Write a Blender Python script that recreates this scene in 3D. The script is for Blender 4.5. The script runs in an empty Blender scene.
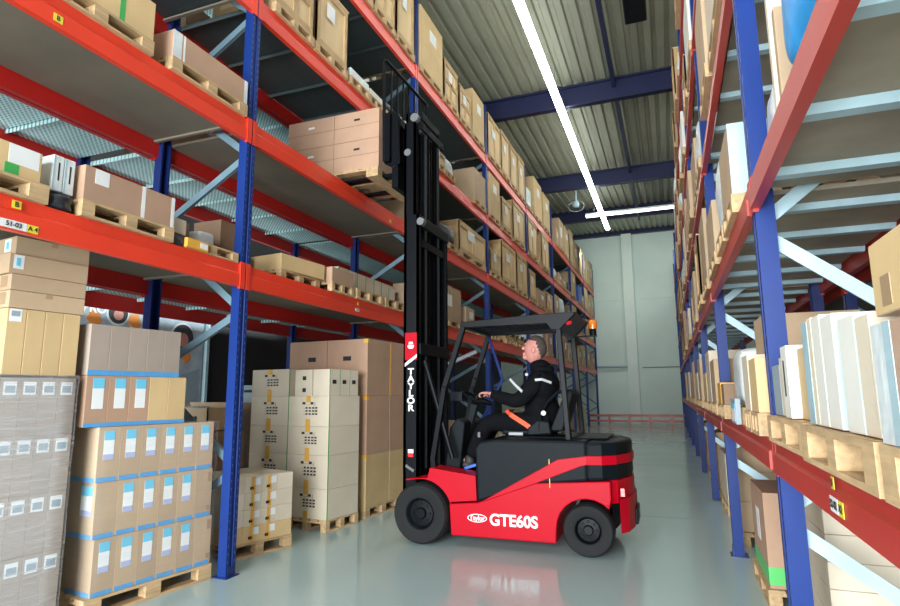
import bpy, bmesh, math, random
from mathutils import Vector, Matrix
random.seed(7)
S = bpy.context.scene
COL = S.collection
R = math.radians

# ------------------------------------------------------------------ materials
def base_mat(name):
    m = bpy.data.materials.new(name); m.use_nodes = True
    nt = m.node_tree; b = nt.nodes['Principled BSDF']
    return m, nt, b
def mat(name, col, rough=.5, metal=0., var=.12, scale=6., bump=0., bscale=60., rnd=0., stretch=(1,1,1), spec=.5, coat=0.):
    m, nt, b = base_mat(name); N = nt.nodes; L = nt.links
    b.inputs['Roughness'].default_value = rough; b.inputs['Metallic'].default_value = metal
    b.inputs['Specular IOR Level'].default_value = spec; b.inputs['Coat Weight'].default_value = coat
    tc = N.new('ShaderNodeTexCoord'); mp = N.new('ShaderNodeMapping'); mp.inputs['Scale'].default_value = stretch
    L.new(tc.outputs['Object'], mp.inputs['Vector'])
    no = N.new('ShaderNodeTexNoise'); no.inputs['Scale'].default_value = scale; no.inputs['Detail'].default_value = 4
    L.new(mp.outputs['Vector'], no.inputs['Vector'])
    hs = N.new('ShaderNodeHueSaturation'); hs.inputs['Color'].default_value = (*col, 1)
    mr = N.new('ShaderNodeMapRange'); mr.inputs['From Min'].default_value = .3; mr.inputs['From Max'].default_value = .7
    mr.inputs['To Min'].default_value = 1-var; mr.inputs['To Max'].default_value = 1+var
    L.new(no.outputs['Fac'], mr.inputs['Value'])
    if rnd:
        oi = N.new('ShaderNodeObjectInfo'); m2 = N.new('ShaderNodeMapRange')
        m2.inputs['To Min'].default_value = 1-rnd; m2.inputs['To Max'].default_value = 1+rnd
        mu = N.new('ShaderNodeMath'); mu.operation = 'MULTIPLY'
        L.new(oi.outputs['Random'], m2.inputs['Value']); L.new(m2.outputs['Result'], mu.inputs[0]); L.new(mr.outputs['Result'], mu.inputs[1])
        L.new(mu.outputs['Value'], hs.inputs['Value'])
    else: L.new(mr.outputs['Result'], hs.inputs['Value'])
    L.new(hs.outputs['Color'], b.inputs['Base Color'])
    if bump:
        n2 = N.new('ShaderNodeTexNoise'); n2.inputs['Scale'].default_value = bscale
        bp = N.new('ShaderNodeBump'); bp.inputs['Strength'].default_value = bump; bp.inputs['Distance'].default_value = .01
        L.new(mp.outputs['Vector'], n2.inputs['Vector']); L.new(n2.outputs['Fac'], bp.inputs['Height']); L.new(bp.outputs['Normal'], b.inputs['Normal'])
    return m
def emit(name, col, st):
    m, nt, b = base_mat(name); b.inputs['Base Color'].default_value = (*col, 1)
    b.inputs['Emission Color'].default_value = (*col, 1); b.inputs['Emission Strength'].default_value = st
    return m
def post_mat(name, col):
    # painted steel post with two columns of punched slots on the face towards the aisle
    m = mat(name, col, .45, .0, .08, 3., spec=.3); nt = m.node_tree; N = nt.nodes; L = nt.links
    b = N['Principled BSDF']; src = b.inputs['Base Color'].links[0].from_socket
    tc = N.new('ShaderNodeTexCoord'); sx = N.new('ShaderNodeSeparateXYZ'); L.new(tc.outputs['Object'], sx.inputs[0])
    def M(op, a, bv=None):
        n = N.new('ShaderNodeMath'); n.operation = op
        for i, v in enumerate((a, bv)):
            if v is None: continue
            if isinstance(v, (int, float)): n.inputs[i].default_value = v
            else: L.new(v, n.inputs[i])
        return n.outputs[0]
    ay = M('ABSOLUTE', sx.outputs['Y'])
    dy = M('LESS_THAN', M('ABSOLUTE', M('SUBTRACT', ay, .045)), .005)
    dz = M('LESS_THAN', M('MODULO', M('ADD', sx.outputs['Z'], 10.), .075), .024)
    f = M('MULTIPLY', dy, dz)
    mx = N.new('ShaderNodeMix'); mx.data_type = 'RGBA'
    L.new(f, mx.inputs['Factor']); L.new(src, mx.inputs['A']); mx.inputs['B'].default_value = (.10, .17, .36, 1)
    L.new(mx.outputs['Result'], b.inputs['Base Color'])
    return m
def grid_mat(name, col, hole, pitch=.08):
    # perforated sheet: rows of punched round holes
    m = mat(name, col, .5, .1, .1, 2.); nt = m.node_tree; N = nt.nodes; L = nt.links
    b = N['Principled BSDF']; src = b.inputs['Base Color'].links[0].from_socket
    tc = N.new('ShaderNodeTexCoord')
    def ch(off):
        mp = N.new('ShaderNodeMapping'); mp.inputs['Location'].default_value = off
        L.new(tc.outputs['Object'], mp.inputs['Vector'])
        fr = N.new('ShaderNodeVectorMath'); fr.operation = 'MODULO'; fr.inputs[1].default_value = (pitch, pitch, 1000)
        L.new(mp.outputs['Vector'], fr.inputs[0])
        sb = N.new('ShaderNodeVectorMath'); sb.operation = 'SUBTRACT'; sb.inputs[1].default_value = (pitch/2, pitch/2, 0)
        L.new(fr.outputs[0], sb.inputs[0])
        mz = N.new('ShaderNodeVectorMath'); mz.operation = 'MULTIPLY'; mz.inputs[1].default_value = (1, 1, 0); L.new(sb.outputs[0], mz.inputs[0])
        ln = N.new('ShaderNodeVectorMath'); ln.operation = 'LENGTH'; L.new(mz.outputs[0], ln.inputs[0])
        lt = N.new('ShaderNodeMath'); lt.operation = 'LESS_THAN'; lt.inputs[1].default_value = pitch*.24; L.new(ln.outputs['Value'], lt.inputs[0])
        return lt.outputs[0]
    a = ch((100*pitch, 100*pitch, 0)); c = ch((100.5*pitch, 100.5*pitch, 0))
    mx0 = N.new('ShaderNodeMath'); mx0.operation = 'MAXIMUM'; L.new(a, mx0.inputs[0]); L.new(c, mx0.inputs[1])
    mx = N.new('ShaderNodeMix'); mx.data_type = 'RGBA'
    L.new(mx0.outputs[0], mx.inputs['Factor']); L.new(src, mx.inputs['A']); mx.inputs['B'].default_value = (*hole, 1)
    L.new(mx.outputs['Result'], b.inputs['Base Color'])
    return m
def film_mat(name, alpha=.35, col=(.8,.84,.88)):
    m, nt, b = base_mat(name); N = nt.nodes; L = nt.links
    b.inputs['Base Color'].default_value = (*col, 1); b.inputs['Roughness'].default_value = .22
    tr = N.new('ShaderNodeBsdfTransparent'); mx = N.new('ShaderNodeMixShader')
    tc = N.new('ShaderNodeTexCoord'); mp = N.new('ShaderNodeMapping'); mp.inputs['Rotation'].default_value = (.3, .45, .2); mp.inputs['Scale'].default_value = (1.2, 1.2, 26)
    no = N.new('ShaderNodeTexNoise'); no.inputs['Scale'].default_value = 2.2; no.inputs['Detail'].default_value = 5
    mr = N.new('ShaderNodeMapRange'); mr.inputs['From Min'].default_value = .35; mr.inputs['From Max'].default_value = .75
    mr.inputs['To Min'].default_value = alpha*.55; mr.inputs['To Max'].default_value = min(1, alpha*1.35)
    L.new(tc.outputs['Object'], mp.inputs['Vector']); L.new(mp.outputs['Vector'], no.inputs['Vector']); L.new(no.outputs['Fac'], mr.inputs['Value'])
    bp = N.new('ShaderNodeBump'); bp.inputs['Strength'].default_value = .5; bp.inputs['Distance'].default_value = .01
    L.new(no.outputs['Fac'], bp.inputs['Height']); L.new(bp.outputs['Normal'], b.inputs['Normal'])
    L.new(mr.outputs['Result'], mx.inputs['Fac']); L.new(tr.outputs[0], mx.inputs[1]); L.new(b.outputs[0], mx.inputs[2])
    L.new(mx.outputs[0], N['Material Output'].inputs['Surface'])
    return m
def floor_mat():
    m = mat('painted_concrete', (.42, .55, .545), .2, 0, .06, .35, spec=.6)
    nt = m.node_tree; N = nt.nodes; L = nt.links; b = N['Principled BSDF']
    tc = N.new('ShaderNodeTexCoord'); no = N.new('ShaderNodeTexNoise'); no.inputs['Scale'].default_value = 1.1; no.inputs['Detail'].default_value = 8
    L.new(tc.outputs['Object'], no.inputs['Vector'])
    mr = N.new('ShaderNodeMapRange'); mr.inputs['To Min'].default_value = .07; mr.inputs['To Max'].default_value = .20
    L.new(no.outputs['Fac'], mr.inputs['Value']); L.new(mr.outputs['Result'], b.inputs['Roughness'])
    return m

M = dict(
 floor=floor_mat(),
 orange=mat('orange_red_paint', (.88, .055, .022), .34, 0, .05, 2., spec=.75),
 darkred=mat('red_beam_paint', (.52, .014, .010), .5, 0, .06, 2.),
 rred=mat('dull_red_paint', (.50, .04, .028), .38, 0, .06, 2., spec=.7),
 blue=post_mat('blue_post_paint', (.007, .034, .195)),
 blueplain=mat('blue_paint', (.008, .025, .14), .35, 0, .06, 2.),
 navy=mat('navy_roof_steel', (.010, .014, .06), .45, 0, .06, 2.),
 galv=mat('pale_blue_galvanised_steel', (.46, .64, .70), .42, .15, .12, 5.),
 board=mat('brown_chipboard', (.21, .18, .135), .75, 0, .12, 1.6),
 board2=mat('light_chipboard', (.36, .31, .235), .75, 0, .2, 2.2),
 galvdark=mat('blue_grey_steel', (.17, .27, .33), .45, .1, .12, 5.),
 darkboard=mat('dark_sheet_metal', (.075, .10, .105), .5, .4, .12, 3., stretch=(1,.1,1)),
 perf=grid_mat('perforated_sheet', (.55, .80, .80), (.16, .26, .27), .06),
 wood=mat('pallet_wood', (.56, .38, .20), .75, 0, .22, 5., .2, 40., .12, stretch=(1,6,6)),
 ply=mat('plywood', (.74, .54, .29), .6, 0, .12, 3., rnd=.1, stretch=(1,1,.3)),
 plydark=mat('plywood_batten', (.55, .37, .18), .6, 0, .12, 4., rnd=.1),
 kraft=mat('kraft_cardboard', (.52, .375, .235), .72, 0, .07, 3., rnd=.08),
 kraftpink=mat('reddish_cardboard', (.48, .30, .20), .72, 0, .06, 3., rnd=.05),
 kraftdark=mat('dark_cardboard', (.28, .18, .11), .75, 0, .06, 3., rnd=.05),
 kraftyel=mat('yellow_brown_cardboard', (.66, .47, .235), .7, 0, .07, 3., rnd=.06),
 pale=mat('pale_cardboard', (.70, .61, .47), .72, 0, .05, 3., rnd=.05),
 white=mat('white_cardboard', (.78, .77, .70), .65, 0, .05, 3., rnd=.04),
 greycard=mat('grey_brown_cardboard', (.40, .33, .27), .6, 0, .06, 3., rnd=.05),
 seam=mat('carton_seam_shadow_line', (.10, .065, .04), .9, 0, .05),
 label=mat('white_paper', (.85, .87, .86), .5, 0, .03),
 cyan=mat('light_blue_print', (.16, .58, .80), .5, 0, .04),
 lavender=mat('lavender_print', (.45,.50,.72), .5, 0, .03),
 bluetape=mat('blue_tape', (.10, .36, .70), .4, 0, .06),
 yellowtape=mat('orange_yellow_tape', (.80, .42, .06), .4, 0, .06),
 greentape=mat('green_tape', (.06, .42, .10), .4, 0, .06),
 ltgreen=mat('light_green_tape', (.12, .62, .16), .4, 0, .04),
 browntape=mat('brown_parcel_tape', (.42, .29, .17), .25, 0, .05),
 ink=mat('black_ink', (.02, .02, .022), .6, 0, .02),
 yellow=mat('yellow_sticker', (.85, .72, .06), .5, 0, .03),
 film=film_mat('stretch_film', .30), film2=film_mat('thin_stretch_film', .065),
 foil=film_mat('crumpled_film', .75, (.7,.78,.82)),
 black=mat('black_gloss_paint', (.0035, .005, .007), .42, 0, .1, 4., spec=.12),
 blackmat=mat('black_moulded_plastic', (.0045, .008, .011), .5, 0, .1, 5., .15, 200., spec=.13),
 steel=mat('bright_steel', (.20, .21, .22), .35, .3, .05, spec=.3),
 rooftrim=mat('slate_grey_paint', (.05, .065, .09), .5, 0, .05),
 rubber=mat('black_rubber', (.004, .005, .006), .8, 0, .1, 8., .3, 60.),
 red=mat('red_vehicle_paint', (.47, .002, .014), .4, 0, .03, 2., spec=.15),
 whitepaint=mat('white_lettering', (.9, .9, .9), .4, 0, .01),
 amber=mat('amber_lens', (.85, .22, .02), .15, 0, .03, coat=.5),
 redlens=mat('red_lens', (.7, .02, .03), .15, 0, .03, coat=.5),
 skin=mat('skin', (.55, .235, .19), .55, 0, .05, 12.),
 hair=mat('grey_brown_hair', (.06, .045, .038), .8, 0, .3, 60., .5, 200.),
 cloth=mat('black_work_cloth', (.005, .0055, .007), .9, 0, .15, 12., .3, 120., spec=.1),
 reflect=mat('silver_reflective_stripe', (.42, .44, .45), .5, 0, .02),
 belt=mat('orange_webbing', (.88, .10, .03), .6, 0, .05),
 wall=mat('pale_wall_panel', (.66, .78, .72), .6, 0, .05, .6),
 wallseam=mat('wall_panel_joint', (.20, .25, .23), .6, 0, .05),
 column=mat('pale_column_paint', (.74, .84, .78), .55, 0, .04, 1.),
 ceil=mat('beige_corrugated_sheet', (.30, .31, .235), .5, .1, .08, 1.),
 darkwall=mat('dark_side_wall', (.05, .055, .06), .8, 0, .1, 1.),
 banner=mat('grey_blue_banner', (.42, .50, .56), .6, 0, .25, 3., stretch=(1,1,1)),
 pale_banner=mat('white_banner_print', (.75, .80, .80), .6, 0, .05),
 orangeprint=mat('orange_print', (.85, .30, .06), .6, 0, .05),
 dirtyblue=mat('blue_plastic_sheet', (.04, .36, .80), .45, 0, .2, 6., .3, 20.),
 wrapwhite=mat('white_plastic_wrap', (.72, .78, .78), .35, 0, .15, 5., .6, 14.),
 darkgoods=mat('dark_bagged_goods', (.03, .035, .045), .4, 0, .4, 6., .6, 12.),
 bluebin=mat('blue_bin_plastic', (.02, .12, .55), .4, 0, .05),
 greybin=mat('grey_bin_plastic', (.32, .40, .45), .5, 0, .05),
 tube=emit('strip_light_glow', (.94, 1., .985), 20.),
 bar_glow=emit('added_bar_glow', (.9, 1., .96), 5.),
)
# ------------------------------------------------------------------ mesh building
class MB:
    def __init__(s): s.v = []; s.f = []
    def add(s, vs, fs):
        o = len(s.v); s.v += [tuple(v) for v in vs]; s.f += [tuple(o+i for i in f) for f in fs]; return s
    def box(s, x0, x1, y0, y1, z0, z1):
        return s.add([(x0,y0,z0),(x1,y0,z0),(x1,y1,z0),(x0,y1,z0),(x0,y0,z1),(x1,y0,z1),(x1,y1,z1),(x0,y1,z1)],
                     [(0,3,2,1),(4,5,6,7),(0,1,5,4),(1,2,6,5),(2,3,7,6),(3,0,4,7)])
    def bar(s, p, q, w, h, up=(0,0,1)):
        p = Vector(p); q = Vector(q); d = (q-p).normalized(); u = Vector(up)
        if abs(d.dot(u)) > .98: u = Vector((0,1,0))
        a = d.cross(u).normalized(); b = a.cross(d)
        vs = [c + a*(i*w/2) + b*(j*h/2) for c in (p, q) for i, j in ((-1,-1),(1,-1),(1,1),(-1,1))]
        return s.add(vs, [(0,1,2,3),(7,6,5,4),(0,4,5,1),(1,5,6,2),(2,6,7,3),(3,7,4,0)])
    def cyl(s, p, q, r, n=12, r2=None):
        p = Vector(p); q = Vector(q); d = (q-p).normalized(); u = Vector((0,0,1)) if abs(d.z) < .9 else Vector((1,0,0))
        a = d.cross(u).normalized(); b = a.cross(d); r2 = r if r2 is None else r2
        vs = [c + (a*math.cos(2*math.pi*i/n) + b*math.sin(2*math.pi*i/n))*rr for c, rr in ((p, r), (q, r2)) for i in range(n)]
        return s.add(vs, [tuple(range(n))[::-1], tuple(range(n, 2*n))] + [(i, (i+1)%n, n+(i+1)%n, n+i) for i in range(n)])
    def tube(s, pts, r, n=8):
        for a, b in zip(pts, pts[1:]): s.cyl(a, b, r, n)
        return s
    def prism(s, poly, axis, a, b):
        def P(u, w, t): return {'y': (u, t, w), 'x': (t, u, w), 'z': (u, w, t)}[axis]
        n = len(poly)
        return s.add([P(u, w, t) for t in (a, b) for u, w in poly],
                     [tuple(range(n))[::-1], tuple(range(n, 2*n))] + [(i, (i+1)%n, n+(i+1)%n, n+i) for i in range(n)])
    def lathe(s, prof, c, axis, n=28):
        c = Vector(c); ax = {'y': (Vector((1,0,0)), Vector((0,0,1)), Vector((0,1,0))), 'z': (Vector((1,0,0)), Vector((0,1,0)), Vector((0,0,1)))}[axis]
        m = len(prof); vs = []
        for i in range(n):
            t = 2*math.pi*i/n
            for r, h in prof: vs.append(c + (ax[0]*math.cos(t) + ax[1]*math.sin(t))*r + ax[2]*h)
        return s.add(vs, [(i*m+j, ((i+1)%n)*m+j, ((i+1)%n)*m+j+1, i*m+j+1) for i in range(n) for j in range(m-1)])
    def build(s, name, m, parent=None, loc=(0,0,0), bevel=0, smooth=False, rotz=0):
        """vertices are in world metres; they are re-based on the parent's (or the object's own) place"""
        org = Vector(loc)
        if parent is not None:
            org = Vector(); p = parent
            while p is not None: org = org + p.location; p = p.parent
        me = bpy.data.meshes.new(name); me.from_pydata([tuple(Vector(v)-org) for v in s.v], [], s.f)
        bm = bmesh.new(); bm.from_mesh(me); bmesh.ops.recalc_face_normals(bm, faces=bm.faces)
        if smooth:
            for f in bm.faces: f.smooth = True
        bm.to_mesh(me); bm.free()
        if smooth: me.set_sharp_from_angle(angle=R(35))
        me.materials.append(m)
        o = bpy.data.objects.new(name, me); COL.objects.link(o)
        if parent is not None: o.parent = parent
        else: o.location = loc
        if bevel:
            b = o.modifiers.new('bevel', 'BEVEL'); b.width = bevel; b.segments = 2; b.limit_method = 'ANGLE'; b.angle_limit = R(40)
        return o
LABELS = {}
def tag(o, label, cat, group=None, kind=None):
    nw = len(label.replace(',', ' ').split())
    if nw > 16: print('LONG LABEL', nw, label)
    if label in LABELS: print('DUP LABEL', label)
    LABELS[label] = 1
    o['label'] = label; o['category'] = cat
    if group: o['group'] = group
    if kind: o['kind'] = kind
    return o
def struct(o): o['kind'] = 'structure'; return o
def empty(name, label, cat, loc, group=None, rotz=0):
    o = bpy.data.objects.new(name, None); COL.objects.link(o); o.location = loc; o.rotation_euler.z = rotz; o.empty_display_size = .2
    return tag(o, label, cat, group)
def local(name, mb, m, parent, bevel=0, smooth=False):
    """vertices already in the parent's own frame"""
    sv = mb.v; me = bpy.data.meshes.new(name); me.from_pydata(sv, [], mb.f)
    bm = bmesh.new(); bm.from_mesh(me); bmesh.ops.recalc_face_normals(bm, faces=bm.faces); bm.to_mesh(me); bm.free()
    if smooth:
        me.shade_smooth(); me.set_sharp_from_angle(angle=R(35))
    me.materials.append(m)
    o = bpy.data.objects.new(name, me); COL.objects.link(o); o.parent = parent
    if bevel:
        b = o.modifiers.new('bevel', 'BEVEL'); b.width = bevel; b.segments = 2; b.limit_method = 'ANGLE'
    return o
def text(name, s, size, m, parent, loc, rot, offset=0., extrude=.002, align='CENTER', sx=1.):
    cu = bpy.data.curves.new(name, 'FONT'); cu.body = s; cu.size = size; cu.extrude = extrude; cu.offset = offset
    cu.align_x = align; cu.align_y = 'CENTER'
    t = bpy.data.objects.new('tmp', cu); COL.objects.link(t)
    dg = bpy.context.evaluated_depsgraph_get(); me = bpy.data.meshes.new_from_object(t.evaluated_get(dg))
    bpy.data.objects.remove(t); me.materials.clear(); me.materials.append(m)
    o = bpy.data.objects.new(name, me); COL.objects.link(o); o.parent = parent
    org = Vector(); p = parent
    while p is not None: org = org + p.location; p = p.parent
    o.location = Vector(loc) - org; o.rotation_euler = rot; o.scale = (sx, 1, 1)
    return o
ORD = ['zeroth','first','second','third','fourth','fifth','sixth','seventh','eighth','ninth','tenth']

# ------------------------------------------------------------------ the hall
YB = 35.6; ZC = 10.15
o = MB().box(-10, 6, -9, YB+.3, -.2, 0).build('floor', M['floor']); struct(o)
for i, y in enumerate((8.9, 15.2, 21.6, 28.)):
    struct(MB().box(-4.0, .45, y, y+.02, .0, .002).build('trim_%d' % (i+1), M['wallseam']))
mb = MB(); x = -10.; pr = []
while x < 6: pr += [(x, ZC), (x+.15, ZC), (x+.18, ZC+.07), (x+.27, ZC+.07)]; x += .30
pr += [(6.0, ZC), (6.0, ZC+.25), (-10., ZC+.25)]
YK = 23.0      # beyond this line the roof rises gently to the end wall
mb.prism(pr, 'y', -9, YK); mb.prism(pr, 'y', YK, YB+.3)
mb.v = [(x, y, z + max(0, (y-YK)/(YB-YK))*1.25) for x, y, z in mb.v]
struct(mb.build('ceiling', M['ceil']))
struct(MB().box(-10, 6, YB, YB+.3, 0, ZC+1.7).build('wall_back', M['wall']))
struct(MB().box(-10.2, -10, -9, YB+.3, 0, ZC+1.7).build('wall_left', M['darkwall']))
struct(MB().box(6, 6.2, -9, YB+.3, 0, ZC+1.7).build('wall_right', M['darkwall']))
# panel joints, skirting and posts of the end wall
struct(MB().box(-1.5, 1.4, YB-.03, YB, 3.14, 3.2).build('trim_5', M['wallseam']))
struct(MB().box(-10, 6, YB-.03, YB, 7.2, 7.23).build('trim_6', M['wall']))
struct(MB().box(-10, 6, YB-.3, YB, 11.15, ZC+1.25).build('trim_7', M['navy']))
o = tag(MB().box(-2.3, -1.72, YB-.35, YB, 0, 11.15).build('wall_column', M['column'], loc=(-1.95,YB-.2,0)), 'pale vertical column standing against the end wall', 'column')
o = tag(MB().cyl((-4.8,YB-.2,3.25), (-2.3,YB-.2,3.22), .06).box(-4.75,-4.65,YB-.2,YB,3.2,3.3).box(-2.6,-2.5,YB-.2,YB,3.2,3.3).build('wall_pipe', M['greybin'], loc=(-3.5,YB-.1,3.2)), 'grey horizontal pipe on end wall left of the column', 'pipe')
t = empty('guard_rail', 'low red guard rail along the foot of the end wall', 'guard rail', (-1.8, YB-1.2, 0))
for z in (.12, .42): MB().box(-4.6, 1.2, YB-1.24, YB-1.16, z, z+.12).build('rail', M['rred'], t)
for xx in (-4.5, -3.4, -2.3, -1.2, -.1, 1.1): MB().box(xx-.05, xx+.05, YB-1.27, YB-1.17, 0, .56).build('rail_post', M['rred'], t)
# roof steel
for i, y in enumerate((2.0, 8.6, 15.2, 21.8, 28.4)):
    w = ['nearest, almost overhead','second','third along, crossing the light strip','fourth along','farthest before end wall'][i]
    q = .62 if y > 25 else 0
    b = MB().box(-10, 6, y-.11, y+.11, 9.5+q, 9.54+q).box(-10, 6, y-.11, y+.11, 10.05+q, 10.1+q).box(-10, 6, y-.03, y+.03, 9.5+q, 10.1+q)
    tag(b.build('roof_beam', M['navy'], loc=(-2, y, 9.5+q)), 'dark blue steel roof beam, '+w, 'roof beam', 'roof beams')
for i, x in enumerate((-.95, )):
    tag(MB().box(x-.05, x+.05, -8, 28.2, 9.84, 10.04).build('roof_purlin', M['navy'], loc=(x, 12, 9.84)), 'thin dark blue purlin running lengthwise under the roof', 'purlin')
# continuous strip light
t = empty('strip_light', 'long bright continuous strip light hanging above the aisle', 'strip light', (-2.33, 10, 9.3))
MB().prism([(-2.39,9.33),(-2.27,9.33),(-2.29,9.40),(-2.37,9.40)], 'y', -7, 27.2).build('light_housing', M['column'], t)
MB().prism([(-2.43,9.29),(-2.37,9.255),(-2.29,9.255),(-2.23,9.29),(-2.27,9.33),(-2.39,9.33)], 'y', -7, 27.2).build('light_tube', M['tube'], t)
for y in range(-6, 28, 4): MB().cyl((-2.33,y,9.4),(-2.33,y,10.15),.008,6).build('hanger', M['steel'], t)
# crosswise bar; the glow under it is added to brighten the end wall
t = empty('crosswise_tube', 'pale horizontal tube crossing under the roof before the end wall', 'tube', (-1.0, 24.2, 9.25))
MB().box(-2.95, 1.2, 24.1, 24.25, 9.12, 9.2).build('tube_body', M['column'], t)
MB().box(-2.93, 1.18, 24.11, 24.24, 9.05, 9.12).build('added_glow', M['bar_glow'], t)
for xx in (-2.6, .5): MB().cyl((xx,24.17,9.2),(xx,24.17,10.15),.012,6).build('hanger', M['steel'], t)
t = empty('cable_drop', 'hanging cable with a coiled plug end above the aisle', 'cable', (-3.02, 22.2, 9))
MB().cyl((-3.05,22.2,10.15),(-3.05,22.2,9.15),.04,8).build('cable', M['greybin'], t)
cr = []
for k in range(19): a = k*math.tau/18; cr.append((-3.05+.3*math.cos(a), 22.2, 8.95+.22*math.sin(a)))
MB().tube(cr, .016, 6).build('cable_coil', M['greybin'], t)
MB().lathe([(0,0),(.1,.02),(.13,.12),(.09,.25),(0,.28)], (-3.05,22.2,8.9), 'z', 12).build('plug', M['galv'], t)
t = empty('unit_heater', 'black box heater hanging from the roof above the aisle', 'heater', (-.22, 10.9, 9.0))
MB().box(-.42, .0, 9.6, 11.15, 8.95, 9.5).build('casing', M['black'], t, bevel=.03)
MB().box(-.32, -.10, 9.65, 11.0, 8.93, 8.95).build('grille', M['blackmat'], t)
for yy in (9.8, 11.): MB().cyl((-.21,yy,9.5),(-.21,yy,10.15),.012,6).build('hanger', M['steel'], t)

# ------------------------------------------------------------------ racks
def rack(name, label, X0, X1, Ys, levels, ztop, bh, mfront, mrear, shelves, frames, name_post='post', supports=False, labels=True, pm=None, nearn=2, back=False, off=0.):
    """X0 aisle side, X1 far side; Ys positions of the frames"""
    sg = 1 if X1 > X0 else -1; pm = pm or M['blue']
    t = empty(name, label, 'pallet rack', ((X0+X1)/2, Ys[0], 0))
    W = .065; D = .10
    for i, Y in enumerate(Ys):
        for X, s in ((X0, sg), (X1, -sg))[1 if back else 0:]:
            # folded C profile with a groove down the middle of the face
            pf = [(0,-W),(0,-.018),(.016,-.012),(.016,.012),(0,.018),(0,W),(D,W),(D,W-.018),(D-.03,W-.018),(.03,W-.03),(.03,-W+.03),(D-.03,-W+.018),(D,-W+.018),(D,-W)]
            mb = MB().prism([(X+s*a, Y+b) for a, b in pf], 'z', .012, ztop)
            me = mb.build(name_post, pm if X == X0 else M['blueplain'], t)
            # give the post its own origin so the slots repeat about its centre line
            for v in me.data.vertices: v.co -= Vector((X, Y, 0)) - t.location
            me.location = Vector((X, Y, 0)) - t.location
            if i < 3:
                fp = MB().box(X-s*.03, X+s*.14, Y-.09, Y+.09, 0, .012).box(X-s*.002, X-s*.008, Y-.05, Y+.05, .012, .1)
                fpo = fp.build('foot_plate', M['blueplain'], me)
        nb = frames if i < 4 else frames[:len(frames)]
        for zf, zr in ([] if back else nb):
            if max(zf, zr) > ztop: continue
            p = Vector((X0+sg*.09, Y, zf)); q = Vector((X1-sg*.09, Y, zr))
            b = MB()
            d = (q-p).normalized(); up = Vector((-d.z*sg, 0, abs(d.x))) 
            b.bar(p, q, .006, .075); b.bar(p+Vector((0,.02,.035)), q+Vector((0,.02,.035)), .04, .006); b.bar(p+Vector((0,.02,-.035)), q+Vector((0,.02,-.035)), .04, .006)
            b.build('brace', M['galv'] if supports else M['galvdark'], t)
    for k, z in enumerate(levels):
        for i in range(len(Ys)-1):
            y0 = Ys[i]+W; y1 = Ys[i+1]-W
            for X, s, mm in ((X0, sg, mfront), (X1, -sg, mrear)):
                if X == X0 or True:
                    h = bh
                    pf = [(a-off, b) for a, b in [(-.004, z-h), (-.004, z-h*.45), (.010, z-h*.38), (.010, z), (.035, z), (.035, z-.035), (.05, z-.035), (.05, z-h)]]
                    bm_ = MB().prism([(X+s*a, b) for a, b in pf], 'y', y0, y1).build('beam', mm, t)
                if i < 4:
                    cb = MB()
                    for ye, d in ((y0, -1), (y1, 1)):
                        cb2 = MB().box(X-s*.006, X-s*.012, *sorted((ye-d*.005, ye+d*.055)), z-h-.02, z+.02).box(X-s*.012, X+s*.02, *sorted((ye-d*.002, ye-d*.012)), z-h-.02, z+.02)
                        cb2.build('beam_connector', mm, bm_)
            sm = shelves[k]
            if sm is None: continue
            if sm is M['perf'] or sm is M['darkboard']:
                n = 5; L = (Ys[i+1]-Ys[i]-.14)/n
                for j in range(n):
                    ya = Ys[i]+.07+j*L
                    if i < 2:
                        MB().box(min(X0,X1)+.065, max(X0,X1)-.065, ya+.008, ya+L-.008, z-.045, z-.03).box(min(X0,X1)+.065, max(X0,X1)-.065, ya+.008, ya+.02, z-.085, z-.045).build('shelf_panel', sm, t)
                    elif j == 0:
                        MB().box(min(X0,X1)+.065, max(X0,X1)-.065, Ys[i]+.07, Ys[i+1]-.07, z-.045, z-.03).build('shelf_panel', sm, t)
            else:
                MB().box(min(X0,X1)+.065, max(X0,X1)-.065, Ys[i]+.07, Ys[i+1]-.07, z-.06, z-.032).build('shelf_panel', sm, t)
            if supports:
                nS = 5 if i < 5 else 0
                for j in range(nS):
                    ys = Ys[i]+.35+j*(Ys[i+1]-Ys[i]-.7)/(nS-1)
                    b = MB().prism([(ys-.055,z-.062),(ys-.035,z-.10),(ys+.035,z-.10),(ys+.055,z-.062)], 'x', X0+sg*.06, X1-sg*.06)
                    b.build('shelf_support', M['galv'], t)
            elif i < 3:
                for ys in (Ys[i+1]-.13,) if not back else ():
                    MB().box(min(X0,X1)+.06, max(X0,X1)-.06, ys-.02, ys+.02, z-.085, z-.062).build('shelf_support', M['board'], t)
    return t

LX0, LX1, LX2 = -4.05, -5.34, -6.66
LY = [.40, 4.745, 9.10, 13.45, 17.8, 22.2, 26.6, 31.0, 35.3]
LZ = [3.04, 4.62, 6.12, 7.71]
zig = [(.93,.3),(1.07,1.9),(2.53,1.95),(2.62,3.5),(4.22,3.58),(4.3,5.15),(5.87,5.2),(5.95,6.8),(7.5,6.85)]
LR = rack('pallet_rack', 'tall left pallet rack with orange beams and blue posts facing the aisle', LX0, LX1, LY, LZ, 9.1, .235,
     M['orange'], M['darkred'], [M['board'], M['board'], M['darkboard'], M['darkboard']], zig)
rack('pallet_rack', 'second left rack standing back to back behind the orange one', LX1-.036, LX2, LY[:6], LZ, 9.1, .235,
     M['darkred'], M['darkred'], [M['perf'], M['perf'], M['perf'], M['perf']], zig[:6], pm=M['blueplain'], back=True)
RX0, RX1 = .506, 1.56
RY = [.12] + [3.65+3.47*i for i in range(10)]
RZ = [1.45, 2.90, 4.38, 5.95, 7.5]
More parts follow.
